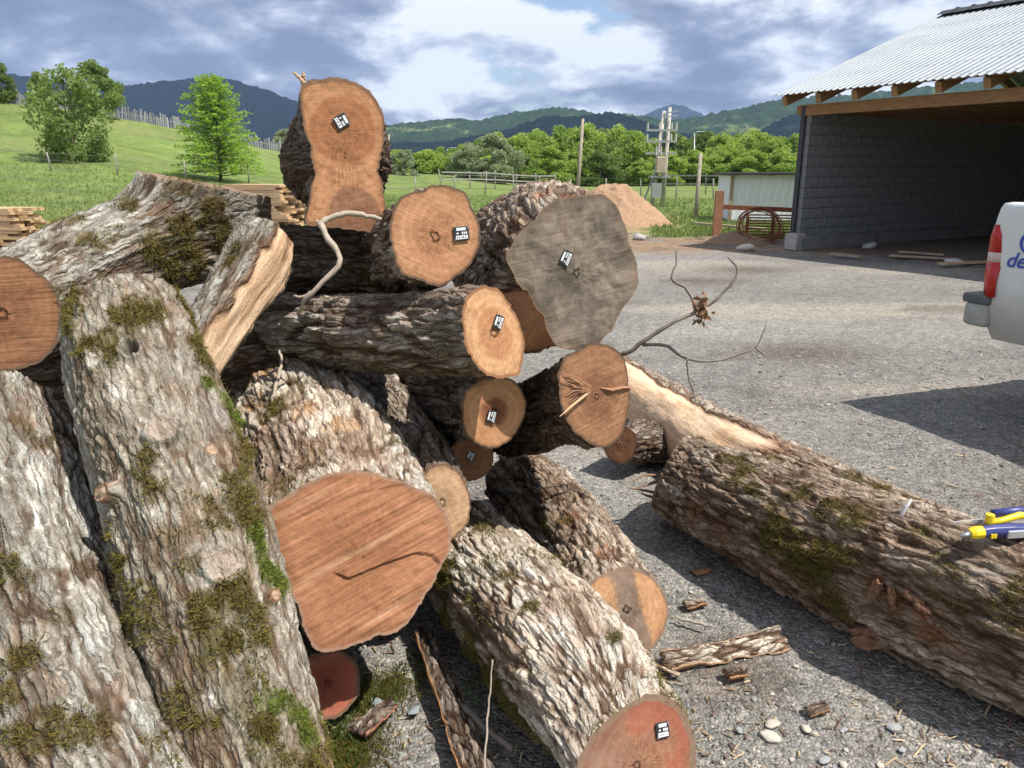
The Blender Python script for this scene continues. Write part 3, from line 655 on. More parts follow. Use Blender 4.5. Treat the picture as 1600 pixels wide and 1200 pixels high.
# ---- utility poles
CONC = plain('pole_concrete', (.52, .49, .43), .9, .15, 6, .15)
POLEW = plain('pole_wood', (.33, .28, .22), .95, .25, 6, .2)
METAL = plain('grey_metal', (.42, .43, .43), .5, .12, 15, .1, metal=.6)
DARKM = plain('dark_metal', (.06, .06, .065), .5, .2, 15, .1, metal=.4)
def pole(label, px0, y0, px1, y1, D, rad, mat, name='utility_pole', extra=None):
    b = P(px0, y0, D); e = P(px1, y1, D); b = np.array([b[0], b[1], float(zt(b[0], b[1])) - .1])
    t = thing(name, label, 'pole', b); mb = MB(); mb.tube(np.array([[0, 0, 0], (e - b) / 2, e - b]), [rad, rad * .85, rad * .7], 8); mb.build('shaft', mat, t, smooth=True)
    if extra: extra(t, e - b)
    return t
def ins(t, e):
    mb = MB(); mb.bar(e + [-.7, 0, -.35], e + [.7, 0, -.35], .1, .1); mb.build('cross_arm', METAL, t)
    for k in (-.6, 0, .6): MB().tube(np.array([e + [k, 0, -.3], e + [k, 0, -.05]]), [.05, .04], 6).build('insulator', CONC, t)
pole('leaning brown pole standing behind the grey-faced log', 902, 284, 911, 186, 42, .11, POLEW)
pole('thin pole right of the tallest log', 603, 262, 608, 210, 60, .09, POLEW)
pole('short leaning grey pole right of the transformer', 1088, 322, 1095, 240, 27, .085, POLEW)
def lamp(t, e):
    mb = MB(); mb.tube(np.array([e - [0, 0, .1], e + [.25, 0, .12], e + [.6, 0, .15]]), .04, 6); mb.build('arm', METAL, t, smooth=True)
    MB().box(e + [.8, 0, .14], (.28, .12, .05)).build('lamp_head', METAL, t, bevel=.03)
pole('street lamp above the trees right of the transformer', 1085, 285, 1085, 208, 82, .08, METAL, 'street_lamp', lamp)
pole('small street lamp above the trees left of the grey-faced log', 699, 285, 699, 233, 85, .08, METAL, 'street_lamp', lamp)
def transformer():
    D = 33; b = P(1021, 309, D); b[2] = 0; t = thing('transformer_tower', 'white twin-pole electric transformer in the field', 'transformer', b)
    z = lambda y: P(1021, y, D)[2]; sx = D / FPX
    for k, (x0, x1, yt) in enumerate(((1019, 1031, 176), (1037, 1041, 170))):
        MB().tube(np.array([[(x0 - 1021) * sx, .2 * k, -.1], [(x1 - 1021) * sx, .2 * k, z(yt)]]), [.10, .07], 8).build('post', CONC, t, smooth=True)
    mb = MB(); mb.box((.18, -.25, z(258)), (.20, .20, .34)); tk = mb.build('tank', plain('tank_paint', (.45, .36, .28), .6, .2, 5, .1), t, bevel=.04)
    for k in (-.2, 0, .2): MB().tube(np.array([[.18 + k, -.25, z(258) + .4], [.18 + k, -.25, z(258) + .75]]), [.05, .03], 6).build('bushing', CONC, tk)
    MB().box((.2, -.12, z(276)), (.42, .26, .04)).build('platform', METAL, t)
    for yy in (205, 222, 240): MB().bar((-.45, -.1, z(yy)), (.85, -.1, z(yy)), .09, .09).build('cross_arm', METAL, t)
    for yy in (205, 222):
        for k in (-.4, .1, .6, .8): MB().tube(np.array([[k, -.1, z(yy) + .04], [k, -.1, z(yy) + .3]]), [.05, .04], 6).build('insulator', CONC, t)
    MB().box((.05, -.3, z(297)), (.2, .14, .3)).build('meter_box', METAL, t)
    MB().bar((-.55, 0, -.1), (.1, 0, z(262)), .07, .07).build('brace', METAL, t)
    for k, yy in enumerate((180, 186)): MB().bar((.25, -.1, z(yy)), (.85, -.1, z(yy) + .1), .05, .05).build('wire_bracket', METAL, t)
transformer()

# ---- block shed
A0 = G(1246, 389); EV = np.array([.52, -.854, 0]); EV /= np.linalg.norm(EV); NB = np.array([-EV[1], EV[0], 0.]); UP = np.array([0, 0, 1.])
WALLH = 2.60
BLOCK = plain('concrete_block', (.225, .228, .232), .95, .34, 9, .5, .004); MORTAR = plain('mortar', (.11, .112, .118), .98, .2, 20, .3)
TIMBER = plain('shed_timber', (.34, .185, .085), .85, .3, 5, .25, .003, stretch=(1, 1, 6)); DIRT = plain('dirt_floor', (.14, .10, .075), 1, .4, 3, .5, .02)
def roof_mat():
    m, nt, b = newmat('zinc_sheet'); n = noise(nt, opos(nt), 1.2, 5, .6)
    lk(nt, ramp(nt, n, [(.3, (.235, .265, .29)), (.7, (.31, .34, .365))]), b.inputs['Base Color']); b.inputs['Metallic'].default_value = .25; b.inputs['Roughness'].default_value = .55; return m
def shed():
    t = thing('block_shed', 'open-fronted concrete block shed with shiny corrugated metal roof', 'shed', A0)
    L = 12.0; W = 8.6; M = np.array([NB, -EV, UP])
    w = MB(); w.box(NB * (W / 2) + UP * (WALLH / 2) - EV * .10, (W / 2 - .01, .085, WALLH / 2 - .01), M)
    wall = w.build('end_wall', MORTAR, t)
    bm_ = MB().box((0, 0, 0), (.194, .098, .094)); me = bm_.mesh('block'); r = np.random.default_rng(2)
    me.materials.append(BLOCK)
    rot = math.atan2(NB[1], NB[0])
    for row_ in range(13):
        for k in range(22):
            half_ = row_ % 2 and k == 0
            s = .1 if half_ else (k - .5 * (row_ % 2)) * .4 + .2
            if s > W - .15: continue
            o = obj('block', me, None, wall, NB * s + UP * (.1 + row_ * .2) - EV * (.10 + r.normal(0, .0025)) + EV * .012)
            o.rotation_euler = (0, 0, rot + r.normal(0, .004)); o.scale = (.48 if half_ else 1, 1, 1)
    MB().box(NB * (W / 2) + UP * .12 + EV * .06, (W / 2 + .25, .22, .13), M).build('footing', plain('footing_concrete', (.20, .20, .195), .95, .3, 5, .4), t, bevel=.01)
    MB().box(NB * -.16 + UP * .16 + EV * .05, (.14, .14, .16), M).build('footing_block', plain('pale_concrete', (.42, .40, .36), .95, .2, 9, .4), t, bevel=.012)
    MB().box(NB * W + EV * (L / 2) + UP * (WALLH / 2 + .12), (.1, L / 2, WALLH / 2 + .12), M).build('back_wall', BLOCK, t)
    MB().box(NB * (W / 2) + EV * L + UP * (WALLH / 2), (W / 2, .1, WALLH / 2), M).build('far_end_wall', BLOCK, t)
    MB().box(NB * (W / 2 + .1) + EV * (L / 2) - UP * .012, (W / 2, L / 2, .03), M).build('floor', DIRT, t)
    # posts, beam, rafters, purlins
    MB().box(NB * .02 + UP * (WALLH / 2 + .12) - EV * .14, (.07, .05, WALLH / 2 + .02), M).build('corner_post', DARKM, t)
    for s in (5.6, 11.4): MB().box(NB * .0 + EV * s + UP * (WALLH / 2), (.09, .09, WALLH / 2), M).build('post', TIMBER, t)
    zb = WALLH + .06
    b = MB(); b.bar(-EV * .25 + UP * zb, EV * (L + .3) + UP * (zb + .0), .09, .2); b.build('front_beam', TIMBER, t)
    pit = (4.72 - 3.02) / 4.6; half = 4.5
    for k in range(17):
        s = -.30 + k * .76
        p0 = EV * s - NB * .42 + UP * (zb + .16); p1 = EV * s + NB * half + UP * (zb + .16 + pit * (half + .42))
        MB().bar(p0, p1, .11, .17, up=(0, 0, 1)).build('rafter', TIMBER, t)
        MB().bar(EV * s + NB * (2 * half + .4) + UP * (zb + .16), p1, .11, .17).build('rafter', TIMBER, t)
        MB().bar(EV * s + UP * (zb + .02), EV * s + NB * 2 * half + UP * (zb + .02), .08, .14).build('tie_beam', TIMBER, t)
    for k in range(7):
        u = -.40 + k * .78
        MB().bar(-EV * .32 + NB * u + UP * (zb + .29 + pit * (u + .42)), EV * (L + .5) + NB * u + UP * (zb + .29 + pit * (u + .42)), .09, .06).build('purlin', TIMBER, t)
    # corrugated sheets
    per = .135; n = int((L + 1.6) / per); ph = np.array([0, .18, .30, .62, .74]); hz = np.array([0, .0, 1, 1, 0]) * .017
    u = (np.arange(n)[:, None] + ph[None]).ravel() * per - .40; hh = np.tile(hz, n)
    rows = np.array([-.62, 1.0, 2.6, half + .02])
    for nm, sgn, o2 in (('roof_sheet', 1, 0.0), ('roof_sheet', -1, 2 * half)):
        V = np.stack([np.outer(np.ones(len(rows)), u)[..., None] * EV + (o2 + sgn * rows)[:, None, None] * NB + ((zb + .33 + pit * (rows + .42))[:, None] + hh[None])[..., None] * UP]).reshape(-1, 3)
        o = obj(nm, npmesh(nm, V, grid_faces(len(rows), len(u)), False), ROOF, t)
        md = o.modifiers.new('thick', 'SOLIDIFY'); md.thickness = .004
    rz_ = zb + .36 + pit * (half + .42)
    cp = MB(); un = np.arange(0, L + 1.4, .34)
    for a in un: 
        s0 = EV * (a - .36); 
        cp.prism([(-.26, -.075), (-.05, .035), (.05, .035), (.26, -.075), (.0, .0)], NB, UP, EV, s0 + NB * half + UP * (rz_ + .02), 0, .335 + .0)
        cp.prism([(-.28, -.075), (-.05, .06), (.05, .06), (.28, -.075), (.0, .02)], NB, UP, EV, s0 + NB * half + UP * (rz_ + .02), .30, .345)
    cp.build('ridge_cap', DARKM, t)
ROOF = roof_mat()
shed()
# debris and boards at the shed's foot
PLANK = plain('fresh_plank', (.52, .36, .20), .85, .2, 6, .2, .002, stretch=(1, 1, 5)); PLANKG = plain('dull_plank', (.36, .28, .20), .9, .25, 6, .2)
for i, (a, b, lab, m) in enumerate([((1390, 399), (1500, 405), 'long thin board lying before the shed floor', PLANKG), ((1470, 412), (1545, 409), 'pale board end lying beside the white pickup', PLANK), ((1300, 396), (1345, 401), 'short dull board lying along the shed footing', PLANKG),
                               ((1405, 393), (1475, 398), 'dark thin board lying inside the shed mouth', PLANKG)]):
    p0, p1 = G(*a, .06), G(*b, .05); tag(top(MB().bar(p0 - p0, p1 - p0, .14, .03).build('board', m), p0), lab, 'board', 'boards by the shed')
STONE = plain('field_stone', (.36, .34, .31), .95, .25, 6, .4, .004)
def rock(px, py, size, mat, label, seed, flat=.6, name='stone', group=None, asp=1.0, z=0.0):
    r = np.random.default_rng(seed); bm = bmesh.new(); bmesh.ops.create_icosphere(bm, subdivisions=2, radius=1)
    me = bpy.data.meshes.new(name)
    for v in bm.verts:
        c = np.array(v.co); k = 1 + .42 * float(fbm(c[0] * 1.5 + seed, c[1] * 1.5, c[2] * 1.5, seed, 3)); v.co = Vector(c * k)
    bm.to_mesh(me); bm.free(); me.polygons.foreach_set('use_smooth', np.full(len(me.polygons), True))
    q = G(px, py); o = obj(name, me, mat, None, (q[0], q[1], size * flat * .45 + z)); o.scale = (size * asp, size, size * flat); o.rotation_euler = (r.normal(0, .1), r.normal(0, .1), r.uniform(0, 6))
    return tag(o, label, 'stone', group)
rock(999, 374, .16, STONE, 'grey boulder at the yard edge behind the grey-faced log', 1, .6)
rock(1165, 390, .16, plain('pale_rubble', (.55, .48, .38), .95, .2, 6, .3), 'pale rubble lump at the yard edge left of the shed', 2, .5, asp=1.6)
rock(1357, 389, .14, plain('grey_rubble', (.45, .45, .44), .95, .2, 6, .3), 'small pale rubble at the foot of the shed wall', 3, .6, asp=1.2)
rock(1490, 411, .12, plain('white_rubble', (.6, .58, .55), .95, .2, 6, .3), 'white rubble lump on the ground behind the pickup', 4, .5, asp=1.5)

# ---- white shack, rusty rack, wire coil, sawdust heap, lumber
def shack():
    D = 24.0; b = P(1137, 362, D); b[2] = 0; t = thing('white_shack', 'white painted board shack with dark flat roof left of the shed', 'shack', b)
    x1 = (1290 - 1137) / FPX * D; zt_ = P(1137, 273, D)[2]; ex = norm([1, -.08, 0]); ey = np.array([-ex[1], ex[0], 0]); M = np.array([ex, ey, UP])
    Wm = plain('chipped_white_paint', (.78, .80, .84), .9, .16, 4, .3, .003, stretch=(4, 4, .5)); n = 14; w = x1 / n
    MB().box(ex * x1 / 2 + ey * 1.2 + UP * zt_ / 2, (x1 / 2 - .02, 1.15, zt_ / 2 - .02), M).build('wall', Wm, t)
    pm = MB().box((0, 0, zt_ / 2), (w / 2 - .0015, .02, zt_ / 2)).mesh('board'); pm.materials.append(Wm); r = np.random.default_rng(9)
    for k in range(n):
        o = obj('board', pm, None, t, ex * w * (k + .5) + ey * (.02 + r.uniform(0, .008))); o.rotation_euler = (0, 0, math.atan2(ex[1], ex[0])); o.scale = (1, 1, r.uniform(.985, 1.0))
    MB().box(ex * x1 / 2 + ey * 1.2 + UP * (zt_ + .03), (x1 / 2 + .12, 1.4, .035), M).build('roof', DARKM, t)
    MB().box(ex * .02 + UP * zt_ / 2 - ey * .01, (.05, .03, zt_ / 2), M).build('corner_board', PLANKG, t)
shack()
RUST = plain('rust', (.26, .095, .05), .9, .35, 14, .3)
def rack():
    D = 17.6; b = P(1122, 350, D); b[2] = 0; t = thing('rusty_steel_rack', 'red-brown steel rack of rods before the white shack', 'rack', b); sx = D / FPX
    X = lambda px: (px - 1122) * sx
    Z = lambda y: P(1122, y, D)[2]
    MB().box((X(1121), 0, Z(300) / 2), (.09, .07, Z(300) / 2 + .03)).build('post', plain('rust_wood', (.33, .16, .085), .9, .3, 9, .3), t)
    MB().box((X(1129), .3, Z(318) / 2), (.05, .05, Z(318) / 2)).build('post', RUST, t)
    MB().bar((X(1128), 0, Z(323)), (X(1262), -.4, Z(328)), .08, .1).build('top_beam', RUST, t)
    r = np.random.default_rng(5)
    for i in range(9):
        z = .06 + i * .062; x0 = X(1158 + r.uniform(-4, 10)); MB().bar((x0, -.05 + r.normal(0, .04), z), (X(1275), -.4 + r.normal(0, .04), z), .035, .03).build('rod', RUST, t)
    for px in (1165, 1205, 1245):
        MB().box((X(px), -.12, .28), (.03, .03, .3)).build('upright', RUST, t)
rack()
def coil():
    D = 16.9; b = P(1186, 360, D); b[2] = 0; mb = MB(); r = np.random.default_rng(2)
    a = np.linspace(0, 2 * np.pi * 7, 210); rad = .42 + .05 * np.sin(a * .37) + r.normal(0, .006, len(a))
    pts = np.c_[rad * np.cos(a) * 1.05, .10 * np.sin(a * .143) + .20 * np.sin(a), .36 + rad * np.sin(a) * .82]
    mb.tube(pts, .012, 5); tag(top(mb.build('wire_coil', RUST, smooth=True), b), 'rusty coil of wire leaning on the steel rack', 'wire coil')
coil()
tag(top(MB().bar((0, 0, 0), G(1195, 358, .1) - G(1085, 349, .1), .12, .06).build('pole_rail', PLANKG), G(1085, 349, .1)), 'pale pole lying in the grass left of the rack', 'pole')
def heap(name, label, px, yb, ypk, wpx, D, col, seed, asp=.8):
    b = P(px, yb, D); b[2] = 0; h = P(px, ypk, D)[2]; R = wpx / 2 / FPX * D
    nr, nc = 60, 110; rr = np.linspace(0, 1.12, nr)[:, None]; th = np.linspace(0, 2 * np.pi, nc, endpoint=False)[None]
    prof = np.where(rr < 1, (1.0604 - np.sqrt(rr ** 2 + .02) - .0496 * rr) / .919, -.08) ** 1.0 if True else rr
    X = R * rr * np.cos(th) * (1 + .12 * np.cos(2 * th + 1)); Y = R * asp * rr * np.sin(th); Z = h * prof
    Z = Z + (.10 * fbm(X * 1.6, Y * 1.6, 0, seed, 4) + .05 * fbm(X * 7, Y * 7, 0, seed + 1, 3)) * (1 - np.minimum(rr, 1) ** 4) * h * .9
    Z = np.where(rr > 1, -.08, Z)
    m = plain(name + '_mat', col, 1.0, .4, 22, .8, .03)
    tag(top(obj(name, npmesh(name, np.stack([X, Y, Z], -1), grid_faces(nr, nc, True)), m), b), label, 'heap')
heap('sawdust_heap', 'tall orange-tan sawdust heap behind the grey-faced log', 958, 352, 284, 172, 22.5, (.37, .235, .145), 5)
heap('sawdust_heap', 'low sawdust spill left of the tall sawdust heap', 752, 362, 338, 90, 21, (.40, .28, .18), 6)
heap('dirt_heap', 'low brown dirt mound in the grass left of the shed', 1150, 370, 361, 110, 17, (.25, .165, .10), 7)
def lumber(label, px, py, D, layers, per, length, rz, w, th, seed):
    b = P(px, py, D); b[2] = 0; r = np.random.default_rng(seed); t = thing('lumber_stack', label, 'lumber stack', b, rz)
    pm = MB().box((0, 0, 0), (length / 2, w / 2 * .96, th / 2)).mesh('plank'); pm.materials.append(PLANK)
    st = MB().box((0, 0, 0), (.04, per * w / 2, .03)).mesh('bearer'); st.materials.append(PLANKG)
    for s in (-.35, .35): obj('bearer', st, None, t, (length * s, 0, .03))
    for l in range(layers):
        for k in range(per):
            o = obj('plank', pm, None, t, (r.normal(0, .12), (k - per / 2 + .5) * w + r.normal(0, .006), .06 + th * (l + .5) * 1.06)); o.scale = (r.uniform(.85, 1.08), 1, 1); o.rotation_euler = (0, 0, r.normal(0, .008))
lumber('stack of pale sawn planks at the left edge behind the mossy logs', -12, 372, 16, 12, 6, 1.8, -.1, .14, .058, 1)
lumber('stack of yellow sawn planks behind the sawn root flare', 418, 352, 15, 25, 5, 1.25, -.25, .15, .046, 2)
lumber('low grey stack of planks in the field left of the tallest log', 432, 300, 40, 5, 6, 4.5, .05, .2, .07, 3)

# ================================================================== LOGS
def moss_mat():
    m, nt, b = newmat('moss'); at = nd(nt, 'ShaderNodeAttribute', attribute_name='tint').outputs['Fac']
    c = ramp(nt, at, [(0, (.075, .055, .018)), (.25, (.165, .122, .034)), (.5, (.20, .175, .040)), (.75, (.130, .155, .028)), (1, (.165, .205, .034))])
    lk(nt, c, b.inputs['Base Color']); b.inputs['Roughness'].default_value = .85; b.inputs['Specular IOR Level'].default_value = .2
    tr = nt.nodes.new('ShaderNodeBsdfTranslucent'); lk(nt, c, tr.inputs[0]); mx = nt.nodes.new('ShaderNodeMixShader'); mx.inputs[0].default_value = .2
    lk(nt, b.outputs[0], mx.inputs[1]); lk(nt, tr.outputs[0], mx.inputs[2]); lk(nt, mx.outputs[0], nt.nodes['Material Output'].inputs[0]); return m
MOSS = moss_mat()
PCOL = {'moss': (.10, .080, .024), 'green': (.10, .12, .025), 'white': (.56, .54, .49), 'orange': (.36, .19, .065), 'brown': (.20, .115, .07), 'grey': (.30, .285, .265), 'dark': (.07, .05, .038), 'red': (.34, .14, .07), 'rust': (.30, .13, .065), 'wood': (.56, .37, .22)}
ST = {
 'grey':  dict(base=(0.273, 0.250, 0.209), plate=(0.358, 0.340, 0.297), crack=(0.126, 0.086, 0.058), lich=(0.454, 0.467, 0.439), la=.28, amp=.0105, ca=.027, cl=.15, fw=.60),
 'flaky': dict(base=(0.238, 0.201, 0.153), plate=(0.330, 0.298, 0.246), crack=(0.144, 0.096, 0.062), lich=(0.433, 0.419, 0.369), la=.24, amp=.0075, ca=.022, cl=.095, fw=.50),
 'white': dict(base=(0.426, 0.341, 0.270), plate=(0.611, 0.540, 0.447), crack=(0.150, 0.098, 0.065), lich=(0.593, 0.554, 0.483), la=.36, amp=.0120, ca=.029, cl=.155, fw=.62),
 'furrow': dict(base=(0.259, 0.207, 0.165), plate=(0.371, 0.319, 0.273), crack=(0.114, 0.077, 0.053), lich=(0.473, 0.445, 0.406), la=.16, amp=.0150, ca=.027, cl=.20, fw=.70),
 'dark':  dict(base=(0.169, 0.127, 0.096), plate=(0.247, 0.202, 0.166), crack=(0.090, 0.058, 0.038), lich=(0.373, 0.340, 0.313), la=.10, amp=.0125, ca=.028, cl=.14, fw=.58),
 'chunky': dict(base=(0.292, 0.219, 0.162), plate=(0.427, 0.352, 0.277), crack=(0.114, 0.072, 0.049), lich=(0.473, 0.434, 0.379), la=.20, amp=.0150, ca=.034, cl=.16, fw=.60),
}
LOGS = {}
CAMP = np.array([0, 0, CAM_H])
def make_log(key, label, ctrl, fmat, style, seed, outline=None, cutn=None, peel=None, pcol=(1, 1, 1), patches=(), knots=(), da=.0048, ds=.0065, lobe=.05, sprinkle=.0, Lb=.45, group='logs in the pile', bthick=.0, flat=None, nr=12, rough=.0018, sawgeo=.0, ledge=None, backcut=True, shape=None, name='log'):
    st = ST[style]
    W = np.array([np.r_[P(*c[:3]), c[3]] for c in ctrl]); L0 = np.linalg.norm(np.diff(W[:, :3], axis=0), axis=1).sum()
    rm = W[:, 3].max(); ns = max(24, int(L0 / ds)); nth = max(48, int(2 * math.pi * rm / da))
    S, sl = cr(W, ns); Cn, Rr = S[:, :3], S[:, 3]; L = sl[-1]
    T = np.gradient(Cn, axis=0); T /= np.linalg.norm(T, axis=1)[:, None]
    v = np.array([0, 0, 1.0]); Uf, Vf = [], []
    for i in range(ns):
        v = v - T[i] * (v @ T[i]); v /= np.linalg.norm(v); Vf.append(v); Uf.append(np.cross(T[i], v))
    Uf = np.array(Uf); Vf = np.array(Vf)
    th = np.linspace(0, 2 * np.pi, nth, endpoint=False); TH, SS = np.meshgrid(th, sl)
    dirv = np.cos(TH)[..., None] * Uf[:, None] + np.sin(TH)[..., None] * Vf[:, None]
    R = Rr[:, None] * (1 + lobe * 2 * fbm(np.cos(TH) * .9, np.sin(TH) * .9, SS * 1.3 + seed, seed, 2) + .4 * lobe * fbm(np.cos(TH) * 2.5, np.sin(TH) * 2.5, SS * 5, seed + 2, 2))
    if shape is not None: R = R * shape(TH, SS / L)
    n = norm(cutn) if cutn is not None else -T[0]
    C0 = Cn[0]
    if outline is not None:
        q = []
        for px, py in outline:
            d = raydir(px, py); q.append(CAMP + d * (((C0 - CAMP) @ n) / (d @ n)))
        q = np.array(q) - C0; pq = q - np.outer(q @ T[0], T[0])
        at = np.arctan2(pq @ Vf[0], pq @ Uf[0]); rr = np.linalg.norm(pq, axis=1); o = np.argsort(at)
        Ro = np.interp(th, at[o], rr[o], period=2 * np.pi); kk = max(3, nth // 60) | 1
        Ro = np.convolve(np.r_[Ro[-kk:], Ro, Ro[:kk]], np.ones(kk) / kk, 'same')[kk:-kk]
        w = 1 - sst(0, min(Lb, L * .5), SS); R = w * Ro[None] + (1 - w) * R
    # bark relief
    rl = Rr[:, None]; X = np.cos(TH) * rl; Yc = np.sin(TH) * rl; ca, cl = st['ca'], st['cl']
    j1 = vnoise(X * 60, Yc * 60, SS * 45, seed + 13); j2 = vnoise(X * 60, Yc * 60, SS * 45, seed + 14)
    w1 = .018 * fbm(X * 8, Yc * 8, SS * 5, seed + 11, 3) + .0045 * j1; w2 = .03 * fbm(X * 7, Yc * 7, SS * 5, seed + 12, 3) + .010 * j2
    f1, f2, cid = worley((X + w1) / ca, (Yc - w1) / ca, (SS + w2) / cl, seed + 20)
    g1, g2_, cid2 = worley((X + w1 * .6) / (ca * .48), (Yc - w1 * .6) / (ca * .48), (SS + w2 * .6) / (cl * .36), seed + 25)
    crk = sst(.02, .24, f2 - f1); crk2 = sst(.02, .2, g2_ - g1)
    n1_ = fbm((X + w1) / ca * .42, (Yc - w1) / ca * .42, (SS + w2) / (cl * 2.6), seed + 30, 3); fA = sst(.02, .36, np.abs(n1_))
    n2_ = fbm((X - w1) / ca * .9, (Yc + w1) / ca * .9, (SS + w2) / (cl * 1.6), seed + 33, 2); fB = sst(.0, .26, np.abs(n2_))
    fw = st['fw']; h = (fw * fA + (1 - fw) * (.4 * fB + .6 * crk)) * (.55 + .45 * np.minimum(fA, crk)) * (.72 + .28 * cid)
    fine = fbm(X * 70, Yc * 70, SS * 34, seed + 40, 3); h2 = h + .14 * (cid2 - .5) * sst(.12, .4, h) + .10 * fine
    plate = crk
    disp = st['amp'] * 1.55 * (h2 - .50) * (.28 + .72 * sst(0, .05, SS))
    # big soft unevenness
    disp = disp + .010 * fbm(X * 9, Yc * 9, SS * 4, seed + 44, 3)
    # colour
    big = fbm(X * 6, Yc * 6, SS * 2.6, seed + 50, 4); med = fbm(X * 26, Yc * 26, SS * 11, seed + 51, 4)
    c = cm(np.zeros(h.shape + (3,)) + st['base'], st['plate'], sst(-.35, .45, big + .5 * med))
    c = c * (.70 + .28 * cid + .32 * cid2)[..., None]
    c = cm(c, st['lich'], sst(.46 - st['la'] * .8, .56 - st['la'] * .8, .30 * med + .34 * big + .62 * (cid2 - .5) + .30 * (cid - .5)) * sst(.25, .45, h) * .8)
    fl = sst(.22, .42, fbm(X * 15, Yc * 15, SS * 8, seed + 53, 3)) * sst(.45, .7, _h(np.floor(cid * 997), cid * 0, cid * 0, seed)); c = cm(c, np.array(st['crack']) * 2.0, fl * .55)
    c = cm(np.zeros_like(c) + st['crack'], c, sst(.08, .36, h))
    pw = np.zeros(h.shape)
    def axial(Rv):
        ta = (dirv * n).sum(-1) * Rv; return -ta / (n @ T[0])
    tmax = np.abs(axial(R)[0]).max(); Ls = min(L * .9, max(.25, 2.6 * tmax))
    def place(Rv):
        return Cn[:, None] + dirv * Rv[..., None] + T[:, None] * (axial(Rv) * np.clip(1 - SS / Ls, 0, 1))[..., None]
    V0 = place(R); qx, qy, qf = proj(V0)
    fac = ((CAMP - V0) * dirv).sum(-1) > 0
    def anchor(px, py):
        d = np.hypot(qx - px, qy - py) + np.where(fac, 0, 1e4); i = np.unravel_index(np.argmin(d), d.shape); return V0[i], qf[i]
    if peel is not None:
        pw = peel(TH, SS / L, dict(anchor=anchor, V0=V0, fbm=fbm, X=X, Y=Yc, S=SS, seed=seed))
        disp = disp * (1 - pw) - .016 * pw + pw * .006 * fbm(X * 10, Yc * 10, SS * 5, seed + 60, 3)
        g = fbm(X * 40, Yc * 40, SS * 3, seed + 61, 4); g2 = fbm(X * 9, Yc * 9, SS * 5, seed + 62, 4)
        wc = np.zeros_like(c) + np.array([.76, .55, .375]); wc = wc * (1 + .16 * g)[..., None]; wc = cm(wc, np.array([.56, .33, .19]), sst(.12, .6, g2) * .6); wc = cm(wc, np.array([.75, .58, .42]), sst(.2, .6, -g2) * .5)
        wc = wc * np.array(pcol); edge_ = pw * (1 - pw) * 4; c = cm(c, wc, sst(.35, .65, pw)); c = cm(c, np.array([.24, .12, .065]), edge_ * .7)
    smw = sst(.4, .7, pw); mw = np.zeros(h.shape); mt = np.zeros(h.shape)
    for kind, pts, rad, stg in patches:
        dd = np.full(h.shape, 9.0)
        for (px, py) in pts:
            a, f = anchor(px, py); dd = np.minimum(dd, np.linalg.norm(V0 - a, axis=-1) / (rad * (1.25 if kind in ('moss', 'green') else 1.0) * f / FPX))
        e = 1 - dd + .55 * fbm(X * 22, Yc * 22, SS * 14, seed + 71 + len(kind), 4) + .12 * fine
        w = sst(-.05, .55, e) * stg
        if kind in ('moss', 'green'):
            c = cm(c, PCOL[kind], np.clip(w, 0, 1) * .85); mt = np.where(w > mw, .72 if kind == 'green' else .12, mt); mw = np.maximum(mw, w); disp = disp + .006 * w
        elif kind == 'white':
            c = cm(c, np.array(PCOL[kind]) * (.8 + .35 * cid)[..., None], w * sst(.22, .42, h) * sst(.22, .38, .6 * cid2 + .4 * cid + .2 * med) * .9)
        else:
            c = cm(c, np.array(PCOL[kind]) * (.75 + .45 * cid + .25 * fine)[..., None], np.clip(w, 0, 1) * .8 * sst(.1, .35, h + .2) * (.45 + .55 * sst(.2, .5, cid2 + .3 * med)))
            if kind in ('red', 'rust', 'wood'): disp = disp - .008 * w
    if sprinkle:
        sp_ = sst(.22, .5, fbm(X * 11, Yc * 11, SS * 6, seed + 77, 5) + .25 * fine) * sprinkle * sst(-.2, .5, dirv[..., 2] + .3)
        mt = np.where(sp_ > mw, .16, mt); mw = np.maximum(mw, sp_); c = cm(c, PCOL['moss'], sp_ * .8)
    for px, py, rad, hgt, cutk in knots:
        a, f = anchor(px, py); dm = rad * f / FPX; d = np.linalg.norm(V0 - a, axis=-1) / dm
        d = d * (1 + .18 * fbm(X * 30, Yc * 30, SS * 30, seed + 80, 2))
        if cutk == 'hole':
            disp = disp + hgt * np.exp(-((d - 1.1) / .35) ** 2) - hgt * 1.6 * np.exp(-(d / .7) ** 2); c = cm(c, np.array([.045, .03, .022]), np.exp(-(d / .6) ** 2))
        else:
            disp = disp * (1 - np.exp(-(d * .8) ** 4) * .7) + hgt * (1 - sst(.65, 1.5, d)) + .004 * np.sin(d * 9) * (1 - sst(1, 2.6, d))
            if cutk in ('cut', 'scar'): smw = np.maximum(smw, (1 - sst(.7, .95, d)) * (.9 if cutk == 'cut' else .5))
            if cutk == 'cut':
                c = cm(c, np.array([.40, .29, .20]) * (1 + .12 * np.sin(d * 22))[..., None], 1 - sst(.62, .74, d)); c = cm(c, np.array([.28, .13, .075]), np.exp(-((d - .82) / .12) ** 2) * .8)
            elif cutk == 'scar': c = cm(c, np.array([.36, .29, .24]), (1 - sst(.7, 1.0, d)) * .8)
    R = R + disp
    V = place(R)
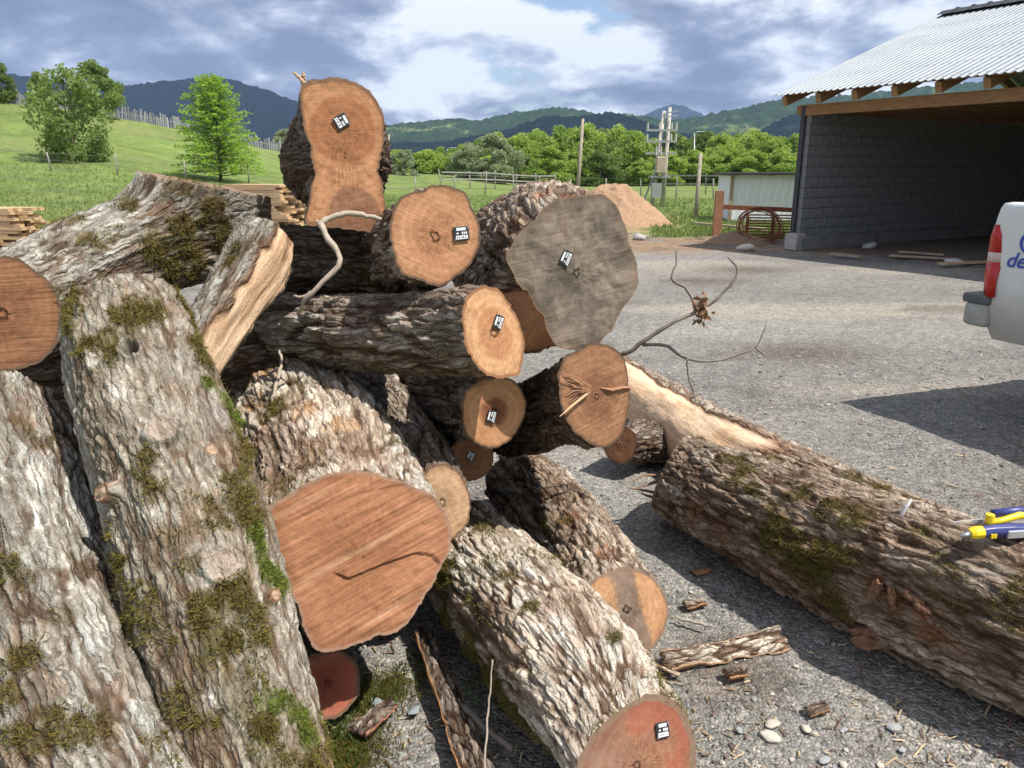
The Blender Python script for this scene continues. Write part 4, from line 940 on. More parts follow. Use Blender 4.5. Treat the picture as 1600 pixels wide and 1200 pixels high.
    if flat is not None:    # saw off everything above a plane and show weathered wood there
        p0, fn, fc_ = flat; fn = norm(fn); e = (V - p0) @ fn; ab = e > 0
        V = V - (np.maximum(e, 0))[..., None] * fn; V = V + (fn * (.004 * fbm(V[..., 0] * 60, V[..., 1] * 60, V[..., 2] * 60, seed, 3))[..., None]) * ab[..., None]
        gr_ = fbm(V[..., 0] * 12, V[..., 1] * 60, V[..., 2] * 30, seed + 90, 3); smw = np.where(ab, 1.0, smw); c = np.where(ab[..., None], np.array(fc_) * (1 + .3 * gr_)[..., None], c)
    base = np.array([C0[0], C0[1], max(0.0, C0[2] - Rr[0])]); 
    root = thing(name, label, 'log', base, 0, group)
    me = npmesh('bark', V.reshape(-1, 3) - base, grid_faces(ns, nth, True)[:, ::-1], True, c.reshape(-1, 3), fattr={'smoothwood': smw.ravel()}, vattr=np.stack([X + seed * .37, Yc, SS], -1).reshape(-1, 3)); obj('bark', me, BARKS[style], root)
    # sawn end
    e1 = norm(np.cross([0, 0, 1.0], n)); e2 = np.cross(n, e1)
    rim = V[0]; cen = rim.mean(0); tl = np.linspace(0, 1, nr + 1)[1:]
    FV = cen + (rim - cen)[None] * tl[:, None, None]; FV = np.concatenate([cen[None], FV.reshape(-1, 3)])
    tt = np.concatenate([[0], np.repeat(tl, nth)]); uv = np.stack([(FV - cen) @ e1, (FV - cen) @ e2], -1)
    dz = rough * fbm(uv[:, 0] * 26, uv[:, 1] * 26, 0, seed + 95, 3) * (1 - sst(.9, 1, tt))
    if sawgeo:
        ac_ = -.287 * uv[:, 0] + .958 * uv[:, 1]; al_ = .958 * uv[:, 0] + .287 * uv[:, 1]
        dz = dz + sawgeo * (fbm(ac_ * 95, al_ * 3.5, 0, seed + 96, 2) + .8 * fbm(ac_ * 30 + .3 * al_ * 30, al_ * 2, 0, seed + 97, 2)) * (1 - sst(.93, .99, tt))
    if ledge:
        for poly, dep, fade in ledge:
            lp = []
            for px, py in poly:
                d = raydir(px, py); qq = CAMP + d * (((C0 - CAMP) @ n) / (d @ n)) - cen; lp.append((qq @ e1, qq @ e2))
            lp = np.array(lp); yl = np.interp(uv[:, 0], lp[:, 0], lp[:, 1]); ins_ = sst(lp[0, 0] - .004, lp[0, 0] + .03, uv[:, 0]) * (1 - sst(lp[-1, 0] - .01, lp[-1, 0] + .004, uv[:, 0]))
            below = yl - uv[:, 1]; dz = dz - dep * ins_ * sst(-.001, .003, below) * np.exp(-np.maximum(below, 0) / fade) * (1 - sst(.94, .99, tt))
    FV = FV + dz[:, None] * n
    tri = np.stack([np.zeros(nth, int), 1 + np.arange(nth), 1 + (np.arange(nth) + 1) % nth], -1)
    obj('end_face', npmesh('end_face', FV - base, [tri, grid_faces(nr, nth, True) + 1], True, uv=uv, fattr={'t': tt}), fmat, root)
    rb = V[-1]; cb_ = rb.mean(0); BVv = np.concatenate([cb_[None], cb_ + .5 * (rb - cb_), rb])
    obj('far_end', npmesh('far_end', BVv - base, [tri[:, ::-1], grid_faces(2, nth, True) + 1], True, uv=np.stack([(BVv - cb_) @ e1, (BVv - cb_) @ e2], -1), fattr={'t': np.r_[0, np.full(nth, .5), np.ones(nth)]}), fmat, root)
    # moss tufts
    if mw.max() > .3:
        dS = np.gradient(V, axis=0); dT = np.roll(V, -1, 1) - np.roll(V, 1, 1); N = np.cross(dT, dS); N /= np.linalg.norm(N, axis=-1)[..., None] + 1e-9
        sg = np.sign((N * dirv).sum(-1)); N = N * np.where(sg == 0, 1, sg)[..., None]
        rg = np.random.default_rng(seed); pr = np.clip(mw, 0, 1).ravel() ** 1.5 * sst(-.5, .1, fbm(X * 30, Yc * 30, SS * 30, seed + 99, 2)).ravel()
        idx = np.nonzero(rg.uniform(size=pr.size) < pr * .75)[0]; nb = 5
        if len(idx):
            I = np.repeat(idx, nb); k = len(I); b0 = V.reshape(-1, 3)[I] + rg.normal(0, .0032, (k, 3)); nm = N.reshape(-1, 3)[I]
            d = nm * .55 + rg.normal(0, .62, (k, 3)); d /= np.linalg.norm(d, axis=1)[:, None]
            sid = np.cross(d, rg.normal(size=(k, 3))); sid /= np.linalg.norm(sid, axis=1)[:, None]
            ln = rg.uniform(.006, .019, k)[:, None]; wd = rg.uniform(.0009, .0018, k)[:, None]
            MV = np.stack([b0 - sid * wd - nm * .002, b0 + sid * wd - nm * .002, b0 + d * ln], 1).reshape(-1, 3)
            ti = np.clip(mt.ravel()[I] + rg.uniform(0, .38, k) + .14 * rg.normal(size=k) * .5, 0, 1)
            o = obj('moss', npmesh('moss', MV - base, np.arange(3 * k).reshape(k, 3), False, fattr={'tint': np.repeat(ti, 3)}), MOSS, root); o['kind'] = 'stuff'
    LOGS[key] = dict(root=root, C=C0, n=n, e1=e1, e2=e2, base=base, V=V, anchor=anchor)
    return root

TAGB = plain('tag_black', (.022, .022, .026), .45, .15, 40, .05); TAGW = plain('tag_print', (.72, .73, .75), .6, .08, 60, .0)
def log_tag(key, px, py, rot, wpx=26, hpx=24, seed=0):
    L = LOGS[key]; n = L['n']; d = raydir(px, py); q = CAMP + d * (((L['C'] - CAMP) @ n) / (d @ n)); dep = proj(q)[2]
    c, s = math.cos(math.radians(rot)), math.sin(math.radians(rot)); x = c * L['e1'] + s * L['e2']; y = -s * L['e1'] + c * L['e2']
    w, h = wpx / FPX * dep / 2, hpx / FPX * dep / 2; M = np.array([x, y, n]); o = q + n * .006 - L['base']
    t = MB().box(o, (w, h, .0014), M).build('tag', TAGB, L['root'], bevel=.0012); t['label'] = 'small black tag with white print'
    z = n * .0019; r = np.random.default_rng(seed)
    MB().box(o + z + y * h * .62, (w * .62, h * .20, .0004), M).build('print_bar', TAGW, t)
    MB().box(o + z - y * h * .52, (w * .78, h * .26, .0004), M).build('print_bar', TAGW, t)
    for k in range(3): MB().box(o + z + x * w * (.12 + .26 * k) + y * h * .06, (w * .09, h * .17, .0004), M).build('print_figure', TAGW, t)
    MB().box(o + z - x * w * .5 + y * h * .06, (w * .14, h * .10, .0004), M).build('print_figure', TAGW, t)
    for k in range(5): MB().box(o + z + n * .0006 - y * h * .52 + x * w * (-.55 + .26 * k + r.uniform(-.05, .05)), (w * .045, h * .13, .0003), M).build('print_figure', TAGB, t)
    for k in (-1, 1): MB().tube(np.array([o + x * w * .85 * k + y * h * .8 * k, o + x * w * .85 * k + y * h * .8 * k + n * .003]), .0022, 6).build('staple', METAL, t)

# ---- end materials (albedo)
OR1, OR2 = (.47, .235, .115), (.60, .335, .185)
FM = {}
FM['M'] = face_mat('sawn_end_orange', (.50, .26, .135), (.53, .28, .15), hearts=[(0, .075, .108, (.37, .165, .08)), (.02, -.185, .088, (.29, .15, .09))], hr=.52, hsoft=.2, saw=(1, .1), sawamp=.25, sawscale=220, rimw=.945, rim=(.12, .065, .038), pith=(0, .075), seed=1.)
FM['J'] = face_mat('sawn_end_peach', (.49, .25, .135), (.57, .31, .175), hr=.55, hsoft=.25, saw=(1, -.5), sawamp=.35, seed=2., rimw=.95, pith=(.03, .02))
FM['K'] = face_mat('sawn_end_grey', (.30, .225, .17), (.33, .25, .19), hr=.5, hsoft=.3, saw=(1, .15), sawamp=.6, sawscale=110, grey=.9, greycol=(.215, .172, .138), seed=3., rimw=.985, rim=(.12, .08, .055))
FM['I'] = face_mat('sawn_end_ringed', (.58, .30, .155), (.68, .405, .225), hr=.55, hsoft=.07, saw=(.4, 1), sawamp=.3, seed=4., rimw=.93, rim=(.17, .085, .045))
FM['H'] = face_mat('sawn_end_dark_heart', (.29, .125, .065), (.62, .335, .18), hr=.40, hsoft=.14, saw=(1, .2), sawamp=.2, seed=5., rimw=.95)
FM['L'] = face_mat('sawn_end_torn', (.33, .165, .095), (.45, .25, .145), hr=.6, hsoft=.3, saw=(1, .25), sawamp=.6, sawscale=120, grey=.3, greycol=(.25, .19, .15), seed=6., rimw=.95)
FM['F'] = face_mat('sawn_end_rough', (.32, .150, .078), (.38, .19, .105), hr=.6, hsoft=.3, saw=(1, .30), sawamp=.8, sawscale=130, pale=.4, ck_=.25, grey=.22, greycol=(.22, .13, .085), seed=7., rimw=.965, rim=(.15, .09, .06), rings=0)
FM['G'] = face_mat('sawn_end_buff', (.47, .315, .19), (.52, .35, .215), hr=.6, hsoft=.3, saw=(1, .2), sawamp=.4, seed=8., rimw=.94)
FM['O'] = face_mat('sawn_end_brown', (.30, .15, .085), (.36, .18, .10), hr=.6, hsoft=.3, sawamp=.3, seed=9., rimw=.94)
FM['P'] = face_mat('sawn_end_red', (.33, .095, .06), (.40, .16, .10), hr=.7, hsoft=.2, sawamp=.3, red=.8, seed=10., rimw=.92)
FM['Q'] = face_mat('sawn_end_red_daubed', (.33, .165, .10), (.27, .135, .085), hr=.6, hsoft=.15, saw=(1, .6), sawamp=.35, red=.42, grey=.35, seed=21.3, rimw=.90, rim=(.11, .07, .048))
FM['R'] = face_mat('sawn_end_grey_streak', (.47, .275, .15), (.56, .33, .18), hr=.6, hsoft=.3, saw=(-.12, 1), sawamp=.45, grey=.6, gstreak=True, greycol=(.16, .135, .12), seed=12., rimw=.94, rim=(.13, .085, .06))
FM['D'] = face_mat('sawn_end_tan', (.31, .15, .082), (.37, .19, .105), hr=.6, hsoft=.25, saw=(1, .08), sawamp=.8, sawscale=120, seed=13., rimw=.95)
FM['N'] = face_mat('sawn_end_weathered', (.16, .095, .062), (.19, .11, .07), hr=.6, hsoft=.3, saw=(.5, 1), sawamp=.9, grey=.5, greycol=(.11, .08, .06), seed=14., rimw=.97)

make_log('M', 'tall upright-oval log with two hearts on top of the pile', [(537, 242, 2.45, .19), (520, 250, 3.0, .19), (492, 266, 3.9, .17)], FM['M'], 'dark', 101,
    outline=[(467, 128), (484, 123), (505, 121), (545, 125), (578, 139), (596, 165), (602, 203), (597, 240), (594, 268), (602, 308), (604, 345), (592, 360), (545, 358), (500, 352), (478, 346), (487, 312), (494, 272), (488, 228), (472, 185), (468, 155)], cutn=(.40, -.9, .10), nr=40, da=.0055, ds=.0075)
make_log('J', 'round peach-coloured log right below the tallest log', [(680, 370, 2.28, .138), (640, 388, 2.65, .14), (585, 418, 3.4, .14)], FM['J'], 'furrow', 102,
    outline=[(632, 309), (660, 297), (690, 291), (722, 298), (740, 325), (747, 372), (738, 408), (715, 432), (690, 448), (660, 444), (632, 428), (612, 400), (606, 365), (615, 332)], cutn=(.34, -.92, .12),
    patches=[('moss', [(562, 405), (570, 430), (585, 440)], 26, .9)])
make_log('K', 'big grey-faced log with angular sawn end', [(893, 430, 2.35, .215), (860, 412, 2.8, .23), (795, 398, 3.7, .22)], FM['K'], 'chunky', 103,
    outline=[(872, 306), (912, 302), (955, 311), (975, 345), (986, 380), (999, 420), (1000, 447), (970, 490), (933, 545), (905, 551), (868, 550), (845, 500), (818, 455), (792, 402), (808, 375), (838, 338)], cutn=(.42, -.90, .08), nr=24, rough=.004, lobe=.03, da=.0055, Lb=.14, pcol=(.62, .42, .36), shape=lambda TH, s: 1 + .50 * np.exp(-((TH - 3.95) / .62) ** 2) + .24 * np.exp(-((TH - 1.75) / .8) ** 2),
    peel=lambda TH, s, k: ((1 - sst(.115, .135, s + .02 * fbm(k['X'] * 12, k['Y'] * 12, 0 * s, 5, 2))) * sst(3.35, 3.42, TH) * (1 - sst(4.75, 4.85, TH))),
    patches=[('red', [(850, 300), (920, 290), (800, 355)], 22, .8), ('brown', [(740, 400)], 30, .7)])
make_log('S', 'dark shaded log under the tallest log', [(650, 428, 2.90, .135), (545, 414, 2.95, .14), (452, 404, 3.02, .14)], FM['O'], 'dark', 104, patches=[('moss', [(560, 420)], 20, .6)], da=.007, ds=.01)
make_log('I', 'furrowed log lying crosswise with pale ringed end', [(772, 520, 2.25, .132), (680, 520, 2.40, .13), (560, 518, 2.60, .13), (408, 514, 2.9, .13)], FM['I'], 'furrow', 105,
    outline=[(735, 456), (760, 447), (784, 454), (801, 480), (815, 510), (818, 552), (811, 584), (786, 592), (752, 580), (734, 556), (722, 515), (722, 482)], cutn=(.66, -.74, .10), patches=[('white', [(470, 490), (420, 520)], 40, .5)])
make_log('H', 'shaded round log with dark heart below the crosswise log', [(770, 644, 2.5, .112), (720, 632, 2.9, .12), (640, 610, 3.5, .13)], FM['H'], 'furrow', 106,
    outline=[(721, 640), (734, 606), (764, 590), (798, 592), (817, 618), (819, 652), (802, 686), (770, 700), (738, 691), (723, 668)], cutn=(.40, -.9, .05))
make_log('L', 'log with splintered torn end under the big grey-faced log', [(932, 620, 2.45, .128), (880, 636, 2.8, .14), (790, 664, 3.45, .15)], FM['L'], 'dark', 107,
    outline=[(880, 562), (905, 546), (945, 540), (974, 558), (985, 600), (981, 648), (962, 692), (936, 702), (908, 682), (884, 648), (873, 605)], cutn=(.50, -.86, .0), nr=20)
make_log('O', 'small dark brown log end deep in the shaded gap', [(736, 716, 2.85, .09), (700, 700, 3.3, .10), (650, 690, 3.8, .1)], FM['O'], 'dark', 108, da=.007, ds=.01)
make_log('G', 'buff log end half hidden behind the biggest rough-sawn log', [(690, 787, 2.38, .10), (640, 700, 2.75, .115), (570, 610, 3.3, .13)], FM['G'], 'furrow', 109,
    outline=[(690, 728), (712, 733), (730, 755), (738, 785), (730, 818), (708, 840), (680, 845), (655, 820), (648, 785), (660, 745)], cutn=(.40, -.86, .25))
make_log('F', 'biggest log with rough reddish saw-scored end', [(570, 878, 2.08, .255), (520, 760, 2.42, .265), (462, 650, 2.88, .262)], FM['F'], 'white', 110, sprinkle=.3,
    outline=[(418, 800), (450, 774), (500, 746), (550, 736), (600, 742), (650, 760), (688, 783), (700, 812), (700, 860), (690, 892), (668, 932), (640, 966), (592, 994), (540, 1010), (492, 1019), (472, 988), (464, 950), (452, 910), (438, 875), (424, 838)], cutn=(.40, -.78, .35), nr=70, sawgeo=.0016,
    ledge=[([(518, 893), (545, 903), (600, 880), (650, 863), (675, 866), (692, 885)], .010, .05), ([(410, 830), (560, 770), (650, 752)], .003, .02), ([(430, 900), (560, 830), (690, 760)], .003, .03)], lobe=.03,
    patches=[('white', [(620, 690), (640, 720), (560, 610), (500, 580), (640, 740)], 48, 1), ('orange', [(480, 640), (530, 665), (420, 570), (400, 625)], 30, .9), ('brown', [(480, 700), (560, 700), (430, 760), (400, 690)], 40, .9), ('moss', [(430, 640), (380, 580)], 24, .9), ('brown', [(545, 575), (580, 590)], 22, .9)],
    knots=[(490, 612, 10, .012, 'hole')])
make_log('B', 'long mossy knotted log slanting down towards the camera', [(446, 1330, 1.47, .142), (402, 1190, 1.56, .145), (350, 1010, 1.66, .152), (300, 840, 1.75, .158), (258, 700, 1.84, .163), (225, 600, 1.93, .165), (196, 505, 2.06, .158)], FM['D'], 'flaky', 111, sprinkle=.55, da=.0035, ds=.0044,
    patches=[('moss', [(200, 495), (235, 480), (180, 530), (160, 545)], 34, 1), ('moss', [(290, 465), (310, 490), (300, 540), (318, 560)], 24, 1), ('green', [(330, 600), (350, 625), (368, 655)], 15, 1), ('moss', [(385, 700), (372, 760), (385, 800)], 26, .9),
             ('green', [(400, 830), (415, 860), (425, 890), (438, 915)], 21, 1), ('moss', [(370, 930), (330, 960), (390, 960), (350, 1000)], 36, 1), ('moss', [(300, 880), (320, 1030)], 22, .8), ('moss', [(230, 720), (240, 760)], 24, .85),
             ('green', [(430, 1100), (460, 1110), (480, 1150)], 22, .9), ('moss', [(415, 1140), (490, 1190)], 22, 1), ('white', [(270, 505), (150, 560), (180, 620), (260, 800), (320, 1080)], 26, .8), ('grey', [(280, 570), (320, 640)], 50, .7), ('brown', [(225, 545), (270, 610)], 32, .5)],
    knots=[(205, 547, 15, .018, 'hole'), (256, 676, 24, .022, 'scar'), (327, 706, 11, .010, 'cut'), (425, 932, 11, .014, 'cut'), (350, 885, 30, .014, 'scar'), (176, 770, 15, .028, 'cut')])
make_log('A', 'wide grey log with white lichen at the lower left corner', [(250, 1370, 1.42, .185), (160, 1190, 1.55, .19), (86, 1010, 1.68, .192), (34, 860, 1.79, .19), (0, 745, 1.9, .187), (-20, 662, 2.02, .178)], FM['D'], 'grey', 112, sprinkle=.45, da=.0038, ds=.0044,
    patches=[('white', [(95, 620), (100, 660), (108, 710), (112, 760)], 26, 1), ('white', [(60, 800), (110, 860), (130, 920), (160, 990), (60, 740)], 30, .9), ('moss', [(80, 1120), (40, 1160), (120, 1140)], 40, .75), ('moss', [(5, 890), (30, 1030), (20, 1080)], 26, .8), ('brown', [(50, 660), (60, 700), (180, 1080)], 30, .6), ('moss', [(95, 960), (40, 900)], 16, .6)])
def d_shape(TH, s):
    g = np.exp(-((TH - 1.35) / .6) ** 2) * sst(.53, .70, s); return 1 + .75 * g
Dp = P(330, 289, 2.66)
make_log('D', 'thick mossy log with sawn-off root flare at the upper left', [(4, 488, 2.06, .158), (90, 448, 2.22, .152), (200, 398, 2.44, .155), (310, 366, 2.66, .175), (385, 362, 2.80, .172)], FM['D'], 'grey', 113, sprinkle=.5,
    outline=[(0, 402), (42, 412), (76, 436), (95, 470), (98, 500), (86, 540), (60, 568), (30, 575), (-20, 570), (-62, 545), (-84, 500), (-78, 450), (-45, 412)], cutn=(-.05, -.97, .25), shape=d_shape, flat=(Dp, (.20, .07, .97), (.25, .175, .125)),
    patches=[('moss', [(250, 385), (280, 375), (265, 410), (300, 400)], 30, 1), ('moss', [(330, 335), (345, 360), (350, 385)], 22, 1), ('moss', [(115, 345), (200, 320), (140, 375)], 16, .9), ('brown', [(260, 330), (290, 345), (330, 320)], 34, .7), ('white', [(160, 350), (80, 400), (140, 430), (200, 440)], 34, .7)])
make_log('E', 'half peeled log with smooth pale wood beside the mossy root flare', [(428, 366, 2.48, .088), (410, 402, 2.43, .104), (360, 480, 2.33, .094), (305, 575, 2.25, .082)], FM['G'], 'grey', 114, cutn=(.35, .55, .75),
    peel=lambda TH, s, k: np.maximum(0, sst(-.12, .12, 1.02 - np.abs(((TH - 3.25 + np.pi) % (2 * np.pi)) - np.pi) + .45 * fbm(k['X'] * 8, k['Y'] * 8, k['S'] * 6, 3, 3))), patches=[('moss', [(372, 385), (355, 405)], 18, .9), ('brown', [(455, 400), (460, 380)], 18, .9)], lobe=.10)
make_log('Q', 'front log with creamy bark and red-daubed tagged end', [(990, 1196, 1.84, .185), (915, 1070, 2.08, .20), (815, 955, 2.42, .195), (705, 845, 2.95, .185)], FM['Q'], 'white', 115, sprinkle=.3, da=.0038, ds=.0046,
    outline=[(905, 1185), (930, 1145), (962, 1113), (1000, 1096), (1045, 1094), (1074, 1115), (1088, 1155), (1088, 1200), (1070, 1250), (1030, 1285), (975, 1292), (925, 1270), (902, 1230)], cutn=(.42, -.80, .42), nr=20,
    patches=[('white', [(720, 870), (750, 900), (820, 930), (880, 980), (800, 890)], 44, 1), ('white', [(940, 1010), (1000, 1060), (900, 1060)], 44, .8), ('moss', [(690, 900), (700, 960), (740, 1020), (780, 1080), (810, 1130), (760, 1060)], 30, 1), ('moss', [(745, 830), (790, 900), (830, 950), (960, 1000)], 13, .8), ('moss', [(850, 1170), (830, 1150)], 20, .6), ('grey', [(880, 1150), (850, 1080)], 34, .6)])
make_log('R', 'brown-barked log on the gravel with grey-streaked end', [(975, 957, 2.52, .138), (925, 880, 2.80, .150), (860, 800, 3.22, .160), (810, 750, 3.65, .155)], FM['R'], 'chunky', 116,
    outline=[(903, 945), (920, 912), (955, 893), (998, 890), (1030, 914), (1047, 955), (1038, 990), (1005, 1024), (982, 1022), (950, 992), (916, 966)], cutn=(.50, -.78, .30),
    patches=[('rust', [(945, 860), (890, 810)], 18, .8), ('moss', [(855, 820), (880, 815)], 13, .6), ('white', [(930, 870), (910, 790), (870, 860)], 20, .5)])
make_log('P', 'small red-painted log end under the biggest log', [(512, 1066, 2.20, .098), (470, 1000, 2.5, .1), (420, 930, 2.95, .1)], FM['P'], 'dark', 117, cutn=(.30, -.86, .4), da=.006, ds=.008)
make_log('N', 'long mossy log lying on the gravel at the right', [(1048, 738, 3.45, .172), (1130, 778, 3.20, .200), (1240, 826, 2.90, .222), (1360, 876, 2.64, .235), (1480, 928, 2.42, .240), (1620, 985, 2.24, .242), (1850, 1075, 2.0, .24)], FM['N'], 'chunky', 118, sprinkle=.6, da=.0045, ds=.0058, group='logs on the gravel',
    cutn=(-.70, .42, .25), lobe=.06, nr=30, rough=.016,
    patches=[('moss', [(1215, 830), (1240, 860), (1270, 900), (1300, 940), (1290, 870)], 34, 1), ('green', [(1290, 900), (1200, 840)], 18, .5), ('moss', [(1300, 800), (1330, 815), (1140, 720), (1160, 740)], 24, .85), ('moss', [(1440, 840), (1470, 865), (1250, 770)], 18, .6), ('rust', [(1365, 920), (1400, 940), (1440, 960), (1450, 990)], 24, 1), ('red', [(1372, 905), (1420, 930)], 13, 1), ('rust', [(1080, 800), (1120, 830)], 26, .9), ('grey', [(1550, 900), (1500, 880)], 60, .6), ('white', [(1100, 715), (1210, 740), (1180, 770)], 30, .4)])
def n2_peel(TH, s, k):
    d = np.abs(((TH - .55 + np.pi) % (2 * np.pi)) - np.pi)
    return sst(-.12, .12, 1.15 - d + .3 * fbm(k['X'] * 7, k['Y'] * 7, k['S'] * 4, 9, 3)) * (1 - sst(.60, .70, s + .05 * fbm(k['X'] * 9, k['Y'] * 9, 0 * s, 4, 2)))
make_log('T', 'peeled log with pale wood behind the long mossy log', [(950, 590, 5.2, .175), (1040, 648, 4.45, .178), (1130, 706, 3.86, .182), (1280, 785, 3.28, .182), (1440, 862, 2.86, .18), (1580, 925, 2.6, .175)], FM['O'], 'chunky', 119, group='logs on the gravel', peel=n2_peel, da=.006, ds=.008, cutn=(-.3, .9, .1),
    patches=[('moss', [(1380, 765), (1420, 780), (1455, 800), (1340, 750)], 20, .9), ('rust', [(1180, 660), (1080, 610)], 14, .8)])
make_log('U', 'dark stub of log lying before the peeled log', [(968, 692, 3.95, .10), (1005, 690, 4.15, .12), (1040, 700, 4.3, .12)], FM['O'], 'dark', 120, group='logs on the gravel', da=.007, ds=.008)
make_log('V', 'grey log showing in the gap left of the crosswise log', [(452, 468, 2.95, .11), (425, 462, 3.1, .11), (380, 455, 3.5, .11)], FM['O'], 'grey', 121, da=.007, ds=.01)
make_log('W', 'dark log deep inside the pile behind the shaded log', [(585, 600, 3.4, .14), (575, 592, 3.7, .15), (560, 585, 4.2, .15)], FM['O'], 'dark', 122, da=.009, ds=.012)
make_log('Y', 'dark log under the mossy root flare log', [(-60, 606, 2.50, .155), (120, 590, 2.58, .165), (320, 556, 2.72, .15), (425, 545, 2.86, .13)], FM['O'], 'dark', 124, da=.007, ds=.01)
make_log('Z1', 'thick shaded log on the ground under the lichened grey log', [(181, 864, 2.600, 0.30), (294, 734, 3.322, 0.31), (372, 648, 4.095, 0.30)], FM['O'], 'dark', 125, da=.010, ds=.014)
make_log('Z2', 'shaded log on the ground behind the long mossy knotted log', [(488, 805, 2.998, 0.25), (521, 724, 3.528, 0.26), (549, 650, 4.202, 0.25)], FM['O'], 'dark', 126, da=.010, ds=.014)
log_tag('M', 533, 190, -62, 20, 22, 1); log_tag('J', 720, 365, 4, 25, 22, 2); log_tag('K', 883, 403, 62, 24, 18, 3); log_tag('I', 777, 503, 62, 22, 18, 4)
log_tag('H', 767, 650, 72, 20, 15, 5); log_tag('Q', 1033, 1140, -8, 24, 24, 6); log_tag('O', 735, 712, 60, 14, 11, 7)


# ================================================================== THINGS
# ---- white pickup (rear quarter in view)
CARW = None
def paint(name, col, dirt=.0):
    m, nt, b = newmat(name); v = opos(nt); n = noise(nt, v, 3.5, 6, .65); n2 = noise(nt, v, 60, 4, .7)
    sp = nt.nodes.new('ShaderNodeSeparateXYZ'); lk(nt, v, sp.inputs[0])
    d = math_n(nt, 'MULTIPLY', smooth_n(nt, math_n(nt, 'ADD', math_n(nt, 'MULTIPLY', sp.outputs[2], -1.0), math_n(nt, 'MULTIPLY', n, .5)), -.75, -.30), dirt)
    d = math_n(nt, 'ADD', d, math_n(nt, 'MULTIPLY', smooth_n(nt, n2, .62, .8), dirt * .35), clamp=True)
    lk(nt, mixc(nt, d, tuple(col), (.33, .29, .24)), b.inputs['Base Color']); b.inputs['Roughness'].default_value = .38
    lk(nt, math_n(nt, 'ADD', math_n(nt, 'MULTIPLY', d, .5), .32), b.inputs['Roughness']); b.inputs['Coat Weight'].default_value = .3; return m
def pickup():
    h = norm([.36, -.93, 0]); wd = np.array([-h[1], h[0], 0]); wd = wd if wd[0] > 0 else -wd
    O = np.array([2.95, 4.78, 0]); t = thing('pickup_truck', 'white pickup truck parked at the right edge of the yard', 'pickup', O)
    W = paint('white_paint', (.72, .73, .71), .75); GL = plain('dark_glass', (.02, .025, .03), .08, .05, 3, 0); RUB = plain('tyre_rubber', (.03, .03, .03), .9, .2, 30, .2)
    BP = plain('bumper_plastic', (.10, .105, .11), .6, .2, 20, .15); SIL = plain('dull_bumper', (.36, .35, .32), .6, .2, 8, .15)
    pt = lambda l, w, z: h * l + wd * w + UP * z
    # bed and lower body: lofted side profile, zs with slight tumblehome
    zs = np.array([.52, .60, .70, .80, .88, .94, 1.00, 1.10, 1.20, 1.28, 1.33, 1.355, 1.362])
    wo = np.array([.06, .035, .015, .004, .0, .006, .010, .010, .010, .010, .012, .020, .05])
    rear = np.array([.06, .03, .02, .012, .010, .008, .004, -.004, -.008, .004, .016, .028, .06])
    Lb = 5.15; ls = np.linspace(0, 1, 90)
    V = np.zeros((len(zs), 90, 3))
    for i, z in enumerate(zs):
        l0 = rear[i]; hood = 1.12; l = l0 + (Lb - l0) * ls
        zz = np.where(l > 3.6, np.minimum(z, hood - (l - 3.6) * .05), z)
        arch = 0
        for c in (1.12, 4.2):
            d = np.abs(l - c); ar = np.sqrt(np.maximum(0, .44 ** 2 - d ** 2)); zz = np.maximum(zz, np.where(d < .44, np.minimum(.36 + ar, 1.0), 0)) if z < .9 else zz
        V[i] = h * l[:, None] + wd * wo[i] + UP * zz[:, None]
    n = len(zs); F = grid_faces(n, 90); Wd = 1.78
    o2 = (V.reshape(-1, 3) - np.zeros(3)); 
    mir = V.reshape(-1, 3) + np.outer(np.full(n * 90, 1.0) * (Wd - 2 * np.repeat(wo, 90)), wd)
    me = npmesh('body_side', o2, F[:, ::-1]); obj('body_side', me, W, t); obj('body_side', npmesh('body_side', mir, F), W, t)
    # tailgate, bed rails, hood, nose
    back = np.concatenate([V[:, 0], V[:, 0] + wd * (Wd - 2 * wo)[:, None]]).reshape(2, n, 3); obj('tailgate', npmesh('tailgate', back.reshape(-1, 3), grid_faces(2, n)), W, t)
    fr = np.concatenate([V[:, -1], V[:, -1] + wd * (Wd - 2 * wo)[:, None]]).reshape(2, n, 3); obj('nose', npmesh('nose', fr.reshape(-1, 3), grid_faces(2, n)), W, t)
    MB().box(pt(1.0, Wd / 2, 1.02), (.8, Wd / 2 - .12, .02), np.array([h, wd, UP])).build('bed_floor', BP, t)
    MB().box(pt(.93, .075, 1.366), (.74, .035, .010), np.array([h, wd, UP])).build('bed_rail', W, t, bevel=.006)
    MB().box(pt(.93, Wd - .075, 1.366), (.74, .035, .010), np.array([h, wd, UP])).build('bed_rail', W, t, bevel=.006)
    MB().box(pt(4.42, Wd / 2, 1.09), (.72, Wd / 2 - .08, .02), np.array([h, wd, UP])).build('hood', W, t, bevel=.01)
    MB().prism([(1.72, 1.30), (1.80, 1.74), (2.0, 1.79), (3.0, 1.77), (3.72, 1.12), (1.72, 1.12)], h, UP, wd, np.zeros(3), .10, Wd - .10).build('cab', W, t, bevel=.04)
    MB().prism([(1.90, 1.34), (1.94, 1.68), (2.62, 1.70), (2.62, 1.34)], h, UP, wd, np.zeros(3), .092, .099).build('window', GL, t)
    MB().prism([(2.70, 1.34), (2.70, 1.70), (3.0, 1.69), (3.42, 1.34)], h, UP, wd, np.zeros(3), .092, .099).build('window', GL, t)
